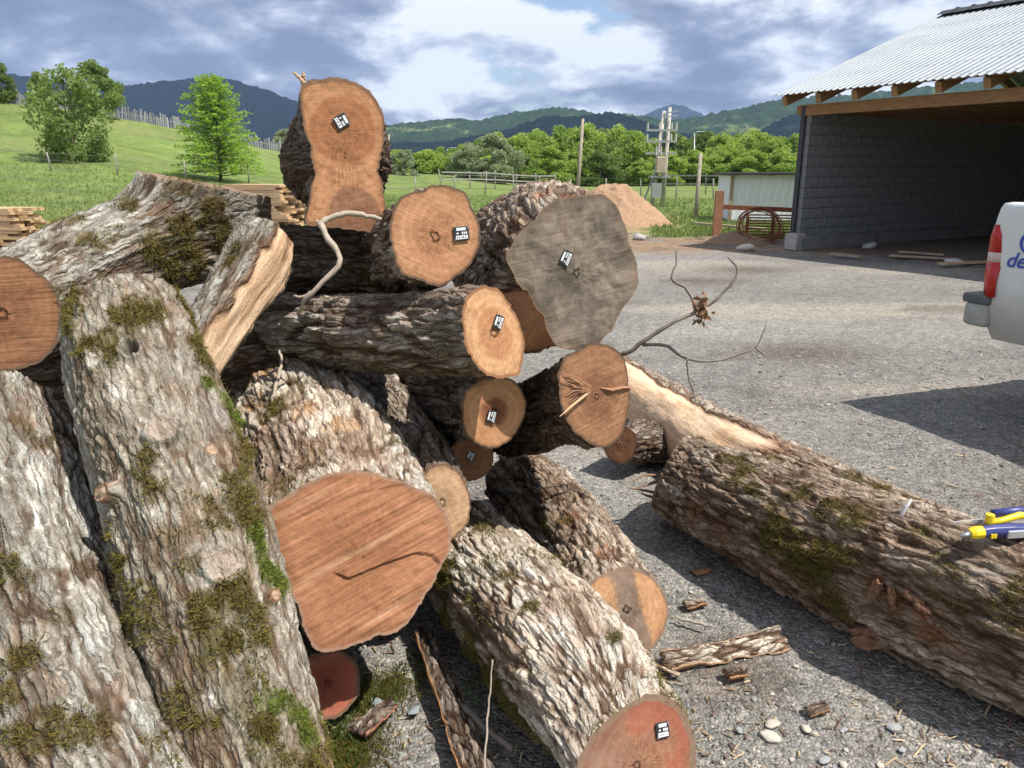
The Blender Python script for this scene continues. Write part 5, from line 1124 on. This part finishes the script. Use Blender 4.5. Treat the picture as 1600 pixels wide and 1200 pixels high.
    for l in (1.12, 4.2):
        for w in (.12, Wd - .12):
            a = np.linspace(0, 2 * np.pi, 41)[:-1]; 
            ty = MB(); ty.tube(np.array([pt(l, w - .11, .36), pt(l, w - .09, .36), pt(l, w + .09, .36), pt(l, w + .11, .36)]), [.31, .355, .355, .31], 40)
            wh = ty.build('wheel', RUB, t, smooth=False); MB().tube(np.array([pt(l, w - .118, .36), pt(l, w + .118, .36)]), .2, 24).build('rim', METAL, wh)
    # bumper with dark step top
    M3 = np.array([h, wd, UP])
    MB().box(pt(-.035, Wd / 2, .665), (.085, Wd / 2 + .01, .075), M3).build('bumper', SIL, t, bevel=.03)
    MB().box(pt(-.040, Wd / 2, .765), (.095, Wd / 2 + .015, .030), M3).build('bumper_step', BP, t, bevel=.015)
    # tail light wrapping the corner
    RED = plain('red_lens', (.50, .018, .014), .25, .12, 8, 0); CLR = plain('pale_lens', (.62, .45, .42), .25, .1, 8, 0)
    tl = MB(); prof = np.array([(.79, .0), (.90, -.016), (1.0, -.014), (1.06, -.016), (1.16, -.016), (1.225, .0)])
    fw_ = np.array([.078, .090, .092, .090, .075, .030])
    A = np.array([pt(l, .022, z) for z, l in prof]); B = np.array([pt(l + f, .020 if z > .92 else -.004, z) for (z, l), f in zip(prof, fw_)]); Cc = np.array([pt(l + .0, .17, z) for z, l in prof])
    Bm = (A + B) / 2 - wd * .022
    S_ = np.stack([Cc - h * .012, A - h * .004 - wd * .006, Bm, B], 0)
    def lens(nm, i0, i1, mat, par):
        seg = S_[:, i0:i1 + 1]; o = obj(nm, npmesh(nm, seg.reshape(-1, 3), grid_faces(4, i1 - i0 + 1)), mat, par); md = o.modifiers.new('t', 'SOLIDIFY'); md.thickness = .012; md.offset = 0; return o
    l1 = lens('tail_light', 0, 2, RED, t); lens('lens_band', 2, 3, CLR, l1); lens('lens_top', 3, 5, RED, l1)
    # lettering on the bed side
    BLU = plain('blue_lettering', (.045, .085, .42), .5, .1, 10, 0)
    def txt(body, l, z, size, nm='lettering', shear=.25):
        c = bpy.data.curves.new(nm, 'FONT'); c.body = body; c.size = size; c.extrude = .0008; c.shear = shear; c.offset = .002
        tmp = bpy.data.objects.new('tmp', c); COL.objects.link(tmp); bpy.context.view_layer.update(); me = bpy.data.meshes.new_from_object(tmp.evaluated_get(bpy.context.evaluated_depsgraph_get())); bpy.data.objects.remove(tmp); me.materials.clear()
        o = obj(nm, me, BLU, t)
        Mx = Matrix((tuple(h), tuple(UP), tuple(-wd))).transposed().to_4x4(); Mx.translation = Vector(pt(l, .006, z)); o.matrix_local = Mx; return o
    txt('des', .105, .985, .125)
    ring = MB(); a = np.linspace(0, 2 * np.pi, 49); ring.tube(np.array([pt(.255 + .075 * math.cos(x), .008, 1.135 + .065 * math.sin(x)) for x in a]), .009, 6, False); ring.build('emblem', BLU, t, smooth=True)
pickup()

# ---- marking tool lying on the long log
def tool():
    a, f = LOGS['N']['anchor'](1560, 848); b = a + UP * .004
    t = thing('marking_tool', 'blue and yellow hand tool lying on the long mossy log', 'tool', b)
    BL = plain('tool_blue', (.040, .050, .20), .4, .12, 30, 0); YE = plain('tool_yellow', (.85, .62, .02), .4, .08, 30, 0); SI = plain('tool_silver', (.60, .60, .66), .3, .1, 20, 0, metal=.5); ST_ = plain('steel_tip', (.45, .46, .48), .3, .1, 20, 0, metal=.8)
    dep = f; s = dep / FPX
    ex = norm([1, .10, .02]); ey = norm(np.cross(UP, ex)); M = np.array([ex, ey, UP])
    q = lambda px, py, off=0.0: ex * (px - 1560) * s + UP * ((848 - py) * s) - ey * off
    MB().tube(np.array([q(1492, 834), q(1508, 831)]), [.0015, .011], 12).build('steel_tip', ST_, t, smooth=True)
    MB().tube(np.array([q(1507, 831), q(1514, 830), q(1528, 829)]), [.013, .019, .0185], 8).build('yellow_collar', YE, t, bevel=.002)
    MB().tube(np.array([q(1527, 829), q(1545, 828), q(1575, 829), q(1600, 832), q(1640, 838), q(1700, 850)]), [.018, .019, .021, .022, .024, .022], 8).build('blue_body', BL, t, bevel=.003)
    MB().box(q(1580, 831, .021), (.034, .004, .012), M).build('silver_plate', SI, t, bevel=.003)
    for k in (0, 1): MB().box(q(1537 + 5 * k, 832, .0195), (.0035, .003, .006), M).build('slot', YE, t)
    MB().tube(np.array([q(1541, 803, -.01), q(1541, 815, -.01)]), .012, 12).build('yellow_knob', YE, t)
    MB().tube(np.array([q(1538, 818, -.01), q(1560, 815, -.01), q(1590, 808, -.01), q(1620, 812, -.01)]), [.009, .009, .011, .010], 10).build('yellow_lever', YE, t, smooth=True)
    MB().tube(np.array([q(1552, 806, -.025), q(1590, 804, -.025), q(1630, 806, -.025)]), .012, 10).build('blue_grip', BL, t, smooth=True)
    bl = MB(); bl.prism([(-.0, .0), (.03, .004), (.105, .004), (.105, -.008), (.04, -.008)], ex, UP, ey, q(1490, 818, -.03), -.002, .002); bl.build('blade', SI, t)
tool()
# ---- feather
def feather():
    a, f = LOGS['N']['anchor'](1408, 812); b = a; s = f / FPX; mb = MB()
    pts = np.array([(1406, 814), (1407, 802), (1412, 790), (1418, 778)]); w = [.002, .008, .009, .001]
    L_ = [np.array([(x - 1406) * s, 0, (814 - y) * s]) for x, y in pts]; V = []
    for p, k in zip(L_, w): V += [p - np.array([k, 0, 0]), p + np.array([0, -.003, 0]), p + np.array([k, 0, 0]), p + np.array([0, .003, 0])]
    F = grid_faces(4, 4, True).tolist() + [[3, 2, 1, 0], [12, 13, 14, 15]]; mb.add(V, F)
    tag(top(mb.build('feather', plain('feather_white', (.70, .68, .72), .7, .1, 30, 0), smooth=True), b), 'white feather stuck upright in the long mossy log', 'feather')
feather()

# ---- twigs
TWIG = plain('twig_bark', (.20, .165, .135), .85, .3, 40, .3, .001); TWIGP = plain('twig_pale', (.40, .33, .26), .85, .25, 40, .3, .001)
def twig(name, label, chains, mat, group=None, n=18):
    b = P(*chains[0][0][:3]); mb0 = None; t = thing(name, label, 'twig', b, 0, group)
    for i, ch in enumerate(chains):
        pts = np.array([np.r_[P(*c[:3]), c[3]] for c in ch]); S, _ = cr(pts, n) if len(pts) > 2 else (np.linspace(pts[0], pts[1], 6), 0)
        r = np.random.default_rng(i + len(label)); S[:, :3] += r.normal(0, .0016, (len(S), 3)); rad = S[:, 3] * (1 + r.uniform(-.12, .18, len(S)))
        MB().tube(S[:, :3] - b, rad, 7).build('stem' if i == 0 else 'branch', mat, t, smooth=True)
    return t
tw = twig('forked_twig', 'forked bare grey twig sticking out right of the pile', [
    [(945, 560, 2.75, .0085), (985, 549, 2.70, .0080), (1010, 530, 2.68, .0075), (1045, 508, 2.66, .007), (1090, 486, 2.66, .006)],
    [(1088, 487, 2.66, .0055), (1075, 455, 2.67, .005), (1052, 437, 2.67, .0045), (1056, 410, 2.68, .0035), (1058, 388, 2.68, .002)],
    [(1090, 486, 2.66, .0055), (1122, 466, 2.65, .005), (1145, 440, 2.64, .0048), (1153, 420, 2.64, .0045), (1136, 402, 2.63, .0022)],
    [(1004, 538, 2.69, .006), (1040, 541, 2.72, .0055), (1072, 560, 2.74, .005), (1120, 564, 2.76, .0045), (1180, 542, 2.79, .004), (1199, 500, 2.80, .0018)],
    [(1180, 542, 2.79, .0035), (1190, 552, 2.79, .003), (1200, 561, 2.79, .0018)],
    [(1073, 561, 2.74, .004), (1075, 585, 2.75, .0035), (1082, 610, 2.76, .003), (1090, 635, 2.77, .0015)]], TWIG)
def dead_leaf():
    r = np.random.default_rng(3); q = P(1097, 484, 2.655); b = P(945, 560, 2.75); n = 70
    c = q - b + np.c_[r.normal(0, .010, n), r.normal(0, .012, n), r.normal(-.006, .026, n)]; V, F = leaves(c, .017, r, 0, .45)
    obj('dead_leaves', npmesh('dead_leaves', V, F, False, fattr={'tint': r.uniform(0, 1, n).repeat(4)}), leaf_mat('dead_leaf', (.15, .075, .04), (.34, .19, .11), .15), tw)
dead_leaf()
twig('bent_twig', 'bent pale twig hanging down before the tallest log', [
    [(596, 343, 2.40, .006), (560, 334, 2.38, .0085), (525, 337, 2.37, .009), (500, 350, 2.36, .010)],
    [(501, 349, 2.36, .0095), (512, 372, 2.34, .009), (531, 400, 2.33, .0085), (522, 425, 2.33, .008), (500, 445, 2.33, .0075), (478, 468, 2.34, .006), (466, 490, 2.40, .004)],
    [(500, 350, 2.36, .007), (494, 345, 2.36, .003)], [(500, 447, 2.33, .006), (478, 462, 2.34, .005), (458, 463, 2.36, .002)]], TWIGP)
twig('splinter', 'torn splinters at the top left corner of the tallest log', [[(478, 136, 2.44, .008), (470, 124, 2.43, .006), (457, 113, 2.42, .002)], [(475, 130, 2.44, .006), (474, 118, 2.43, .005), (475, 111, 2.43, .002)]], plain('splinter_wood', (.50, .33, .2), .85, .25, 30, .2))
twig('dry_stalk', 'thin dry stalk standing beside the front log', [[(756, 1210, 1.98, .003), (762, 1130, 2.02, .0028), (769, 1030, 2.04, .002)]], TWIGP)
twig('curved_stick', 'curved grey stick lying over the bark slab', [[(676, 1078, 2.33, .007), (700, 1092, 2.28, .0085), (730, 1110, 2.22, .009), (760, 1140, 2.15, .009), (800, 1170, 2.09, .009)]], TWIG)
twig('thin_twig', 'thin twig lying on the biggest log below the crosswise log', [[(425, 628, 2.45, .005), (432, 600, 2.48, .006), (440, 565, 2.55, .005), (436, 545, 2.6, .003)]], TWIGP)
twig('short_stick', 'short stick on the gravel right of the grey-streaked log', [[(1055, 964, 2.72, .004), (1075, 970, 2.70, .005), (1103, 977, 2.67, .0055)]], TWIGP)
def splinters():
    L = LOGS['L']; r = np.random.default_rng(6); n = L['n']
    def on(px, py, up=0.0): d = raydir(px, py); return CAMP + d * (((L['C'] - CAMP) @ n) / (d @ n)) + n * up - L['base']
    m = plain('torn_wood', (.42, .22, .125), .9, .3, 30, .3)
    for k in range(16):
        y = 582 + k * 3.4; MB().tube(np.array([on(878 + r.uniform(-2, 14), y - 6 + r.normal(0, 5), .003), on(900 + r.uniform(-6, 8), 602 + (k - 8) * 1.6 + r.normal(0, 2), .007), on(914 + r.uniform(-8, 8), 606 + (k - 8) * .8, .009 + r.uniform(0, .008))]), [.0008, .0022, .0012], 5).build('splinter', m, L['root'])
    MB().tube(np.array([on(866, 647, .03), on(890, 630, .02), on(918, 612, .008)]), [.0012, .0042, .005], 6).build('splinter', plain('pale_splinter', (.58, .38, .23), .85, .2, 30, .2), L['root'])
    o = on(960, 608, .002); M = np.array([norm(on(985, 604) - on(940, 612)), np.cross(n, norm(on(985, 604) - on(940, 612))), n])
    MB().tube(np.array([on(938, 606, .001), on(955, 609, .004), on(972, 605, .005), on(984, 605, .003)]), [.002, .006, .006, .003], 6).build('torn_lip', m, L['root'])
splinters()

# ---- bark slabs and chips
def slab(name, label, p0, p1, w0, w1, z0, z1, curve, style, seed, thick=.014, inner=(.34, .19, .10), roll=0.0):
    a = G(*p0, z0); b = G(*p1, z1); ax = norm(b - a); Ln = np.linalg.norm(b - a); si = norm(np.cross(ax, UP)); up = np.cross(si, ax)
    si, up = si * math.cos(roll) + up * math.sin(roll), up * math.cos(roll) - si * math.sin(roll)
    ns, nw = int(Ln / .006), 34; s = np.linspace(0, 1, ns)[:, None]; u = np.linspace(-1, 1, nw)[None]
    W = (w0 + (w1 - w0) * s) * (1 + .16 * fbm(s * 9, u * 0 + np.sign(u) * 3, 0 * s, seed, 3)) 
    el = s + .03 * fbm(u * 3, s * 0 + np.round(s) * 5, 0 * u, seed + 4, 3)
    st = ST[style]; x = s * Ln; y = u * W
    f1, f2, cid = worley(np.broadcast_to(y / st['ca'] + 0 * x, (ns, nw)).copy(), np.broadcast_to(0 * y + 3.3 + 0 * x, (ns, nw)).copy(), np.broadcast_to(x / st['cl'] + 0 * y, (ns, nw)).copy(), seed); hh = sst(.02, .4, f2 - f1) * (.6 + .4 * cid)
    fine = fbm(x * 50, y * 90, 0 * x * y, seed + 1, 3)
    zt_ = curve * (1 - u ** 2) + .9 * st['amp'] * (hh - .4) + .004 * fine + .01 * fbm(x * 6, y * 6, 0 * x * y, seed + 2, 2)
    Vt = a + ax * (el * Ln)[..., None] + si * y[..., None] + up * (zt_ + thick)[..., None]
    Vb = a + ax * (el * Ln)[..., None] + si * (y * .94)[..., None] + up * (curve * (1 - u ** 2) + .003 * fine)[..., None]
    c = cm(np.zeros((ns, nw, 3)) + st['crack'], np.array(st['plate']) * (.7 + .5 * cid)[..., None], sst(.05, .4, hh)); c = cm(c, st['lich'], sst(.1, .5, fbm(x * 14, y * 14, 0 * x * y, seed + 6, 3)) * .4)
    cb = np.zeros((ns, nw, 3)) + np.array(inner) * (1 + .25 * fine)[..., None]
    ed = (np.abs(u) > .93) | (s * 0 > 1); c = np.where(np.broadcast_to(ed, (ns, nw))[..., None], cb, c)
    Ft = grid_faces(ns, nw); Fb = grid_faces(ns, nw)[:, ::-1] + ns * nw
    side = []
    idx = np.arange(ns * nw).reshape(ns, nw); k = ns * nw
    for e, fl in ((idx[:, 0], 0), (idx[:, -1], 1), (idx[0], 1), (idx[-1], 0)):
        q = np.stack([e[:-1], e[1:], e[1:] + k, e[:-1] + k], -1); side.append(q if fl else q[:, ::-1])
    V = np.concatenate([Vt.reshape(-1, 3), Vb.reshape(-1, 3)]) - a
    o = obj(name, npmesh(name, V, np.concatenate([Ft[:, ::-1], Fb[:, ::-1]] + side), True, np.concatenate([c.reshape(-1, 3), cb.reshape(-1, 3)]), fattr={'smoothwood': np.r_[np.where(np.broadcast_to(ed, (ns, nw)), 1., 0.).ravel(), np.ones(ns * nw)]}, vattr=np.concatenate([np.stack([y + 0 * x, 0 * x * y + seed, x + 0 * y], -1).reshape(-1, 3)] * 2)), BARK, None, a); return tag(o, label, 'bark piece')
slab('bark_slab', 'long brown bark slab on the ground between the near logs', (660, 990), (752, 1225), .032, .055, .05, .012, .012, 'dark', 31, .016, (.40, .21, .10), .25)
slab('bark_slab', 'pale ridged bark slab on the gravel beside the long log', (1035, 1038), (1222, 1000), .040, .052, .018, .014, .010, 'white', 32, .013, (.46, .30, .19), -.2)
slab('wood_sliver', 'pale split sliver of wood at the grey-streaked log end', (1010, 1034), (1062, 1054), .012, .010, .03, .02, .003, 'white', 33, .008, (.62, .45, .28))
slab('bark_chip', 'reddish bark chip on the ground near the red log end', (560, 1150), (612, 1100), .03, .028, .02, .02, .006, 'dark', 34, .014, (.34, .16, .11))
CH = [(1150, 1055, 'red-brown bark chip below the pale bark slab', 'dark'), (1275, 1110, 'dark bark lump on the gravel at the lower right', 'dark'), (1098, 892, 'small dark bark chip in the edge of the log shadow', 'dark'), (1085, 945, 'brown bark crumb right of the grey-streaked log', 'chunky')]
for i, (px, py, lab, s_) in enumerate(CH): slab('bark_chip', lab, (px - 16, py + 4), (px + 16, py - 2), .022, .018, .012, .012, .010, s_, 40 + i, .012)
def flap():
    L = LOGS['N']; m = plain('torn_bark', (.22, .115, .065), .95, .5, 60, 1.0, .006, stretch=(1, 1, .3)); r = np.random.default_rng(7)
    for k, (p0, p1, w, th) in enumerate([((1332, 1000), (1408, 1004), .045, .010), ((1330, 985), (1388, 988), .022, .008), ((1362, 928), (1378, 905), .03, .008), ((1395, 950), (1392, 915), .02, .008), ((1415, 925), (1455, 960), .022, .010)]):
        d = 2.44 if k < 2 else None
        if d: a, b = P(*p0, 2.50), P(*p1, 2.44)
        else: a, b = LOGS['N']['anchor'](*p0)[0], LOGS['N']['anchor'](*p1)[0]
        a, b = a - L['base'], b - L['base']; ax = norm(b - a); vw = norm(np.cross(ax, norm(CAMP - L['base'] - a))); up = np.cross(vw, ax)
        ns, nw = 24, 10; s = np.linspace(0, 1, ns)[:, None]; u = np.linspace(-1, 1, nw)[None]; W = w * .5 * (1 + .5 * fbm(s * 7, np.sign(u), 0 * s, k, 2)) * (1 - .5 * np.abs(2 * s - 1) ** 3)
        zz = .010 * fbm(s * 5 + k, u * 2, 0 * s, k + 3, 3) + .006 * (1 - u ** 2)
        V = a + ax * (s * np.linalg.norm(b - a) + .006 * fbm(u * 3, s * 3, 0 * s, k, 2))[..., None] + vw * (u * W)[..., None] + up * (zz + (0.012 if k > 1 else 0))[..., None]
        o = obj('bark_flap', npmesh('bark_flap', V, grid_faces(ns, nw)), m, L['root']); md = o.modifiers.new('t', 'SOLIDIFY'); md.thickness = th; md.offset = 0
flap()
def end_splinters():
    L = LOGS['N']; m = plain('frayed_wood', (.24, .15, .095), .9, .3, 30, .3); r = np.random.default_rng(9)
    for k in range(4):
        a = P(1018 + r.uniform(-4, 10), 752 + r.uniform(-10, 26), 3.42) - L['base']; b = P(972 + r.uniform(0, 26), 742 + r.uniform(-6, 30), 3.36) - L['base']; MB().tube(np.array([a, (a + b) / 2 + r.normal(0, .008, 3), b]), [.008, .006, .0015], 5).build('splinter', m, L['root'])
end_splinters()

# ---- loose stones one can tell apart
SW = plain('pale_stone', (.46, .42, .36), .9, .12, 9, .25, .002); SG = plain('grey_stone', (.30, .315, .315), .9, .15, 9, .25, .002); SB = plain('blue_stone', (.24, .27, .29), .9, .15, 9, .25, .002); SR = plain('rust_stone', (.28, .17, .12), .9, .2, 9, .25, .002)
for i, (px, py, s_, m, lab, asp) in enumerate([(1206, 1132, 15, SW, 'whitish stone, upper of the pale pair at the lower right', 1.3), (1203, 1152, 17, SW, 'whitish stone, lower of the pale pair at the lower right', 1.5), (1260, 1140, 12, SW, 'flat pale pebble right of the pale stone pair', 1.5),
        (1396, 1138, 20, SG, 'largest smooth grey stone near the log shadow', 1.25), (1287, 1188, 11, SG, 'grey pebble at the bottom edge below the pale stones', 1.3), (1322, 1172, 7, SW, 'small round pale pebble left of the grey stone', 1.1), (1320, 1140, 8, SG, 'small grey pebble between pale and grey stones', 1.2),
        (1274, 1148, 7, SW, 'tiny pale pebble under the flat pale pebble', 1.2), (648, 1112, 13, SB, 'blue-grey stone near the bark slab', 1.4), (590, 1100, 14, SB, 'slate stone right of the red log end', 1.6), (1155, 1142, 8, SG, 'grey pebble left of the whitish stones', 1.2),
        (1375, 1195, 9, SW, 'pale pebble at the bottom edge near the log shadow', 1.3), (1318, 1196, 9, SW, 'pale flat pebble at the bottom edge in the middle', 1.6), (1244, 1042, 7, SW, 'pale pebble right of the pale bark slab', 1.1), (1207, 1085, 6, SW, 'small pale pebble under the pale bark slab', 1.1), (1410, 1172, 8, SG, 'grey pebble below the largest grey stone', 1.3), (310, 1196, 9, SW, 'pale pebble beside the long mossy log foot', 1.2)]):
    D = proj(G(px, py))[2]; rock(px, py, .64 * s_ / FPX * D, m, lab, 60 + i, .42, 'pebble', 'loose stones on the gravel', asp)

# ---- gravel, chips, straw (too many to count)
def scatter_stones():
    r = np.random.default_rng(21); bm = bmesh.new(); bmesh.ops.create_icosphere(bm, subdivisions=1, radius=1); ico = np.array([v.co[:] for v in bm.verts]); fi = np.array([[v.index for v in f.verts] for f in bm.faces]); bm.free()
    n = 17000; y = 1.45 + 5.2 * r.uniform(0, 1, n) ** 1.5; a = r.uniform(-.35, .80, n); x = a * y
    keep = fbm(x * 3, y * 3, 0 * x, 5, 3) + r.uniform(-.5, .5, n) > -.25; x, y = x[keep], y[keep]; n = len(x)
    s = np.clip(r.lognormal(-5.55, .42, n), .002, .012) * (.75 + .12 * y); k = 12
    ang = r.uniform(0, 6.28, n); sc = np.stack([s * r.uniform(.8, 1.5, n), s, s * r.uniform(.4, .8, n)], -1)
    und = .03 * fbm(x * .7, y * .7, 0, 3, 4) + .012 * fbm(x * 5, y * 5, 1.5, 8, 3); und = und * sst(.5, 2, y) - .01
    V = ico[None] * sc[:, None] * (1 + r.uniform(-.22, .22, (n, len(ico), 1))); c_, s_ = np.cos(ang)[:, None], np.sin(ang)[:, None]
    V = np.stack([V[..., 0] * c_ - V[..., 1] * s_, V[..., 0] * s_ + V[..., 1] * c_, V[..., 2]], -1) + np.stack([x, y, und + sc[:, 2] * .35], -1)[:, None]
    F = (fi[None] + (np.arange(n) * len(ico))[:, None, None]).reshape(-1, 3)
    g = r.normal(0, 1, n); base = np.array([.245, .238, .222]) * np.clip(1 + .36 * g, .4, 2.0)[:, None] * (1 + r.normal(0, .05, (n, 3))); pal = r.uniform(size=n) < .05; base[pal] = np.array([.48, .43, .36])
    m, nt, b = newmat('gravel_stone'); lk(nt, mixc(nt, 1.0, nd(nt, 'ShaderNodeAttribute', attribute_name='Col').outputs['Color'], ramp(nt, noise(nt, wpos(nt), 150, 3, .6), [(.3, (.75, .75, .75)), (.7, (1.2, 1.2, 1.2))]), 'MULTIPLY'), b.inputs['Base Color']); b.inputs['Roughness'].default_value = .92
    tag(obj('gravel', npmesh('gravel', V, F, False, np.repeat(np.clip(base, 0, 1), len(ico), 0)), m), 'loose grey gravel covering the yard around the logs', 'gravel', None, 'stuff')
    # straw, splinters and bark crumbs
    n = 5200; y = 1.5 + 4.6 * r.uniform(0, 1, n) ** 1.6; x = r.uniform(-.3, .8, n) * y
    keep = fbm(x * 2.2, y * 2.2, 0 * x, 15, 3) + r.uniform(-.35, .35, n) > .0; x, y = x[keep], y[keep]; n = len(x)
    ln = np.clip(r.lognormal(-4.6, .55, n), .004, .03); w = r.uniform(.0008, .0035, n); an = r.uniform(0, 6.28, n); tilt = r.normal(0, .2, n)
    und = (.03 * fbm(x * .7, y * .7, 0, 3, 4) + .012 * fbm(x * 5, y * 5, 1.5, 8, 3)) * sst(.5, 2, y) - .01
    d = np.stack([np.cos(an), np.sin(an), tilt], -1) * ln[:, None]; p = np.stack([-np.sin(an), np.cos(an), 0 * an], -1) * w[:, None]; u = np.array([0, 0, 1.0]) * w[:, None]; o = np.stack([x, y, und + .007], -1)
    V = np.stack([o - d - p, o - d + p, o + d + p, o + d - p, o - d + u, o + d + u], 1).reshape(-1, 3)
    base_i = (np.arange(n) * 6)[:, None]; F4 = np.concatenate([base_i + np.array([[0, 1, 2, 3]]), base_i + np.array([[1, 4, 5, 2]]), base_i + np.array([[4, 0, 3, 5]])])
    col = np.where(r.uniform(size=n)[:, None] < .45, np.array([.46, .35, .22]), np.array([.19, .12, .08])) * r.uniform(.7, 1.25, n)[:, None]
    tag(obj('wood_litter', npmesh('wood_litter', V, F4, False, np.repeat(col, 6, 0)), m), 'straw, splinters and bark crumbs strewn over the gravel', 'litter', None, 'stuff')
scatter_stones()
# small weeds and moss at the foot of the mossy log
def weeds():
    r = np.random.default_rng(3); pts = []
    for px, py, s_, n in ((530, 1140, .05, 16), (520, 1165, .05, 12), (610, 1090, .02, 6), (770, 1095, .02, 9), (750, 1080, .03, 8), (640, 1040, .02, 5), (500, 1190, .05, 14)):
        q = G(px, py); pts.append(q + np.c_[r.normal(0, s_, (n, 2)), np.zeros(n) - .005])
    grass('ground_weeds', 'small green weeds on the ground between the near logs', np.concatenate(pts), .015, .055, 8, leaf_mat('weed_leaf', (.07, .13, .03), (.14, .24, .06), .3), 3, .0022)
    pts = []
    for px, py, s_, n in ((545, 1170, .06, 900), (600, 1075, .05, 700), (520, 1180, .05, 600), (560, 1100, .04, 300)):
        q = G(px, py); pts.append(q + np.c_[r.normal(0, s_, (n, 2)), np.zeros(n) - .004])
    o = grass('ground_moss', 'brown-olive moss on the ground by the red log end', np.concatenate(pts), .006, .018, 9, MOSS, 3, .0016); o['category'] = 'moss'
weeds()

# ---- the air: even haze over the whole valley
def haze():
    mb = MB(); mb.box((0, 2200, 448), (5500, 4300, 452)); o = mb.build('haze', None)
    m = bpy.data.materials.new('haze'); m.use_nodes = True; nt = m.node_tree; nt.nodes.clear(); out = nt.nodes.new('ShaderNodeOutputMaterial'); v = nt.nodes.new('ShaderNodeVolumePrincipled')
    v.inputs['Color'].default_value = (.42, .62, 1.0, 1); v.inputs['Density'].default_value = HAZE; v.inputs['Anisotropy'].default_value = .0; lk(nt, v.outputs[0], out.inputs['Volume'])
    o.data.materials.clear(); o.data.materials.append(m); tag(o, 'thin blue haze hanging over the whole valley', 'haze', None, 'stuff')
HAZE = 9.0e-5
haze()
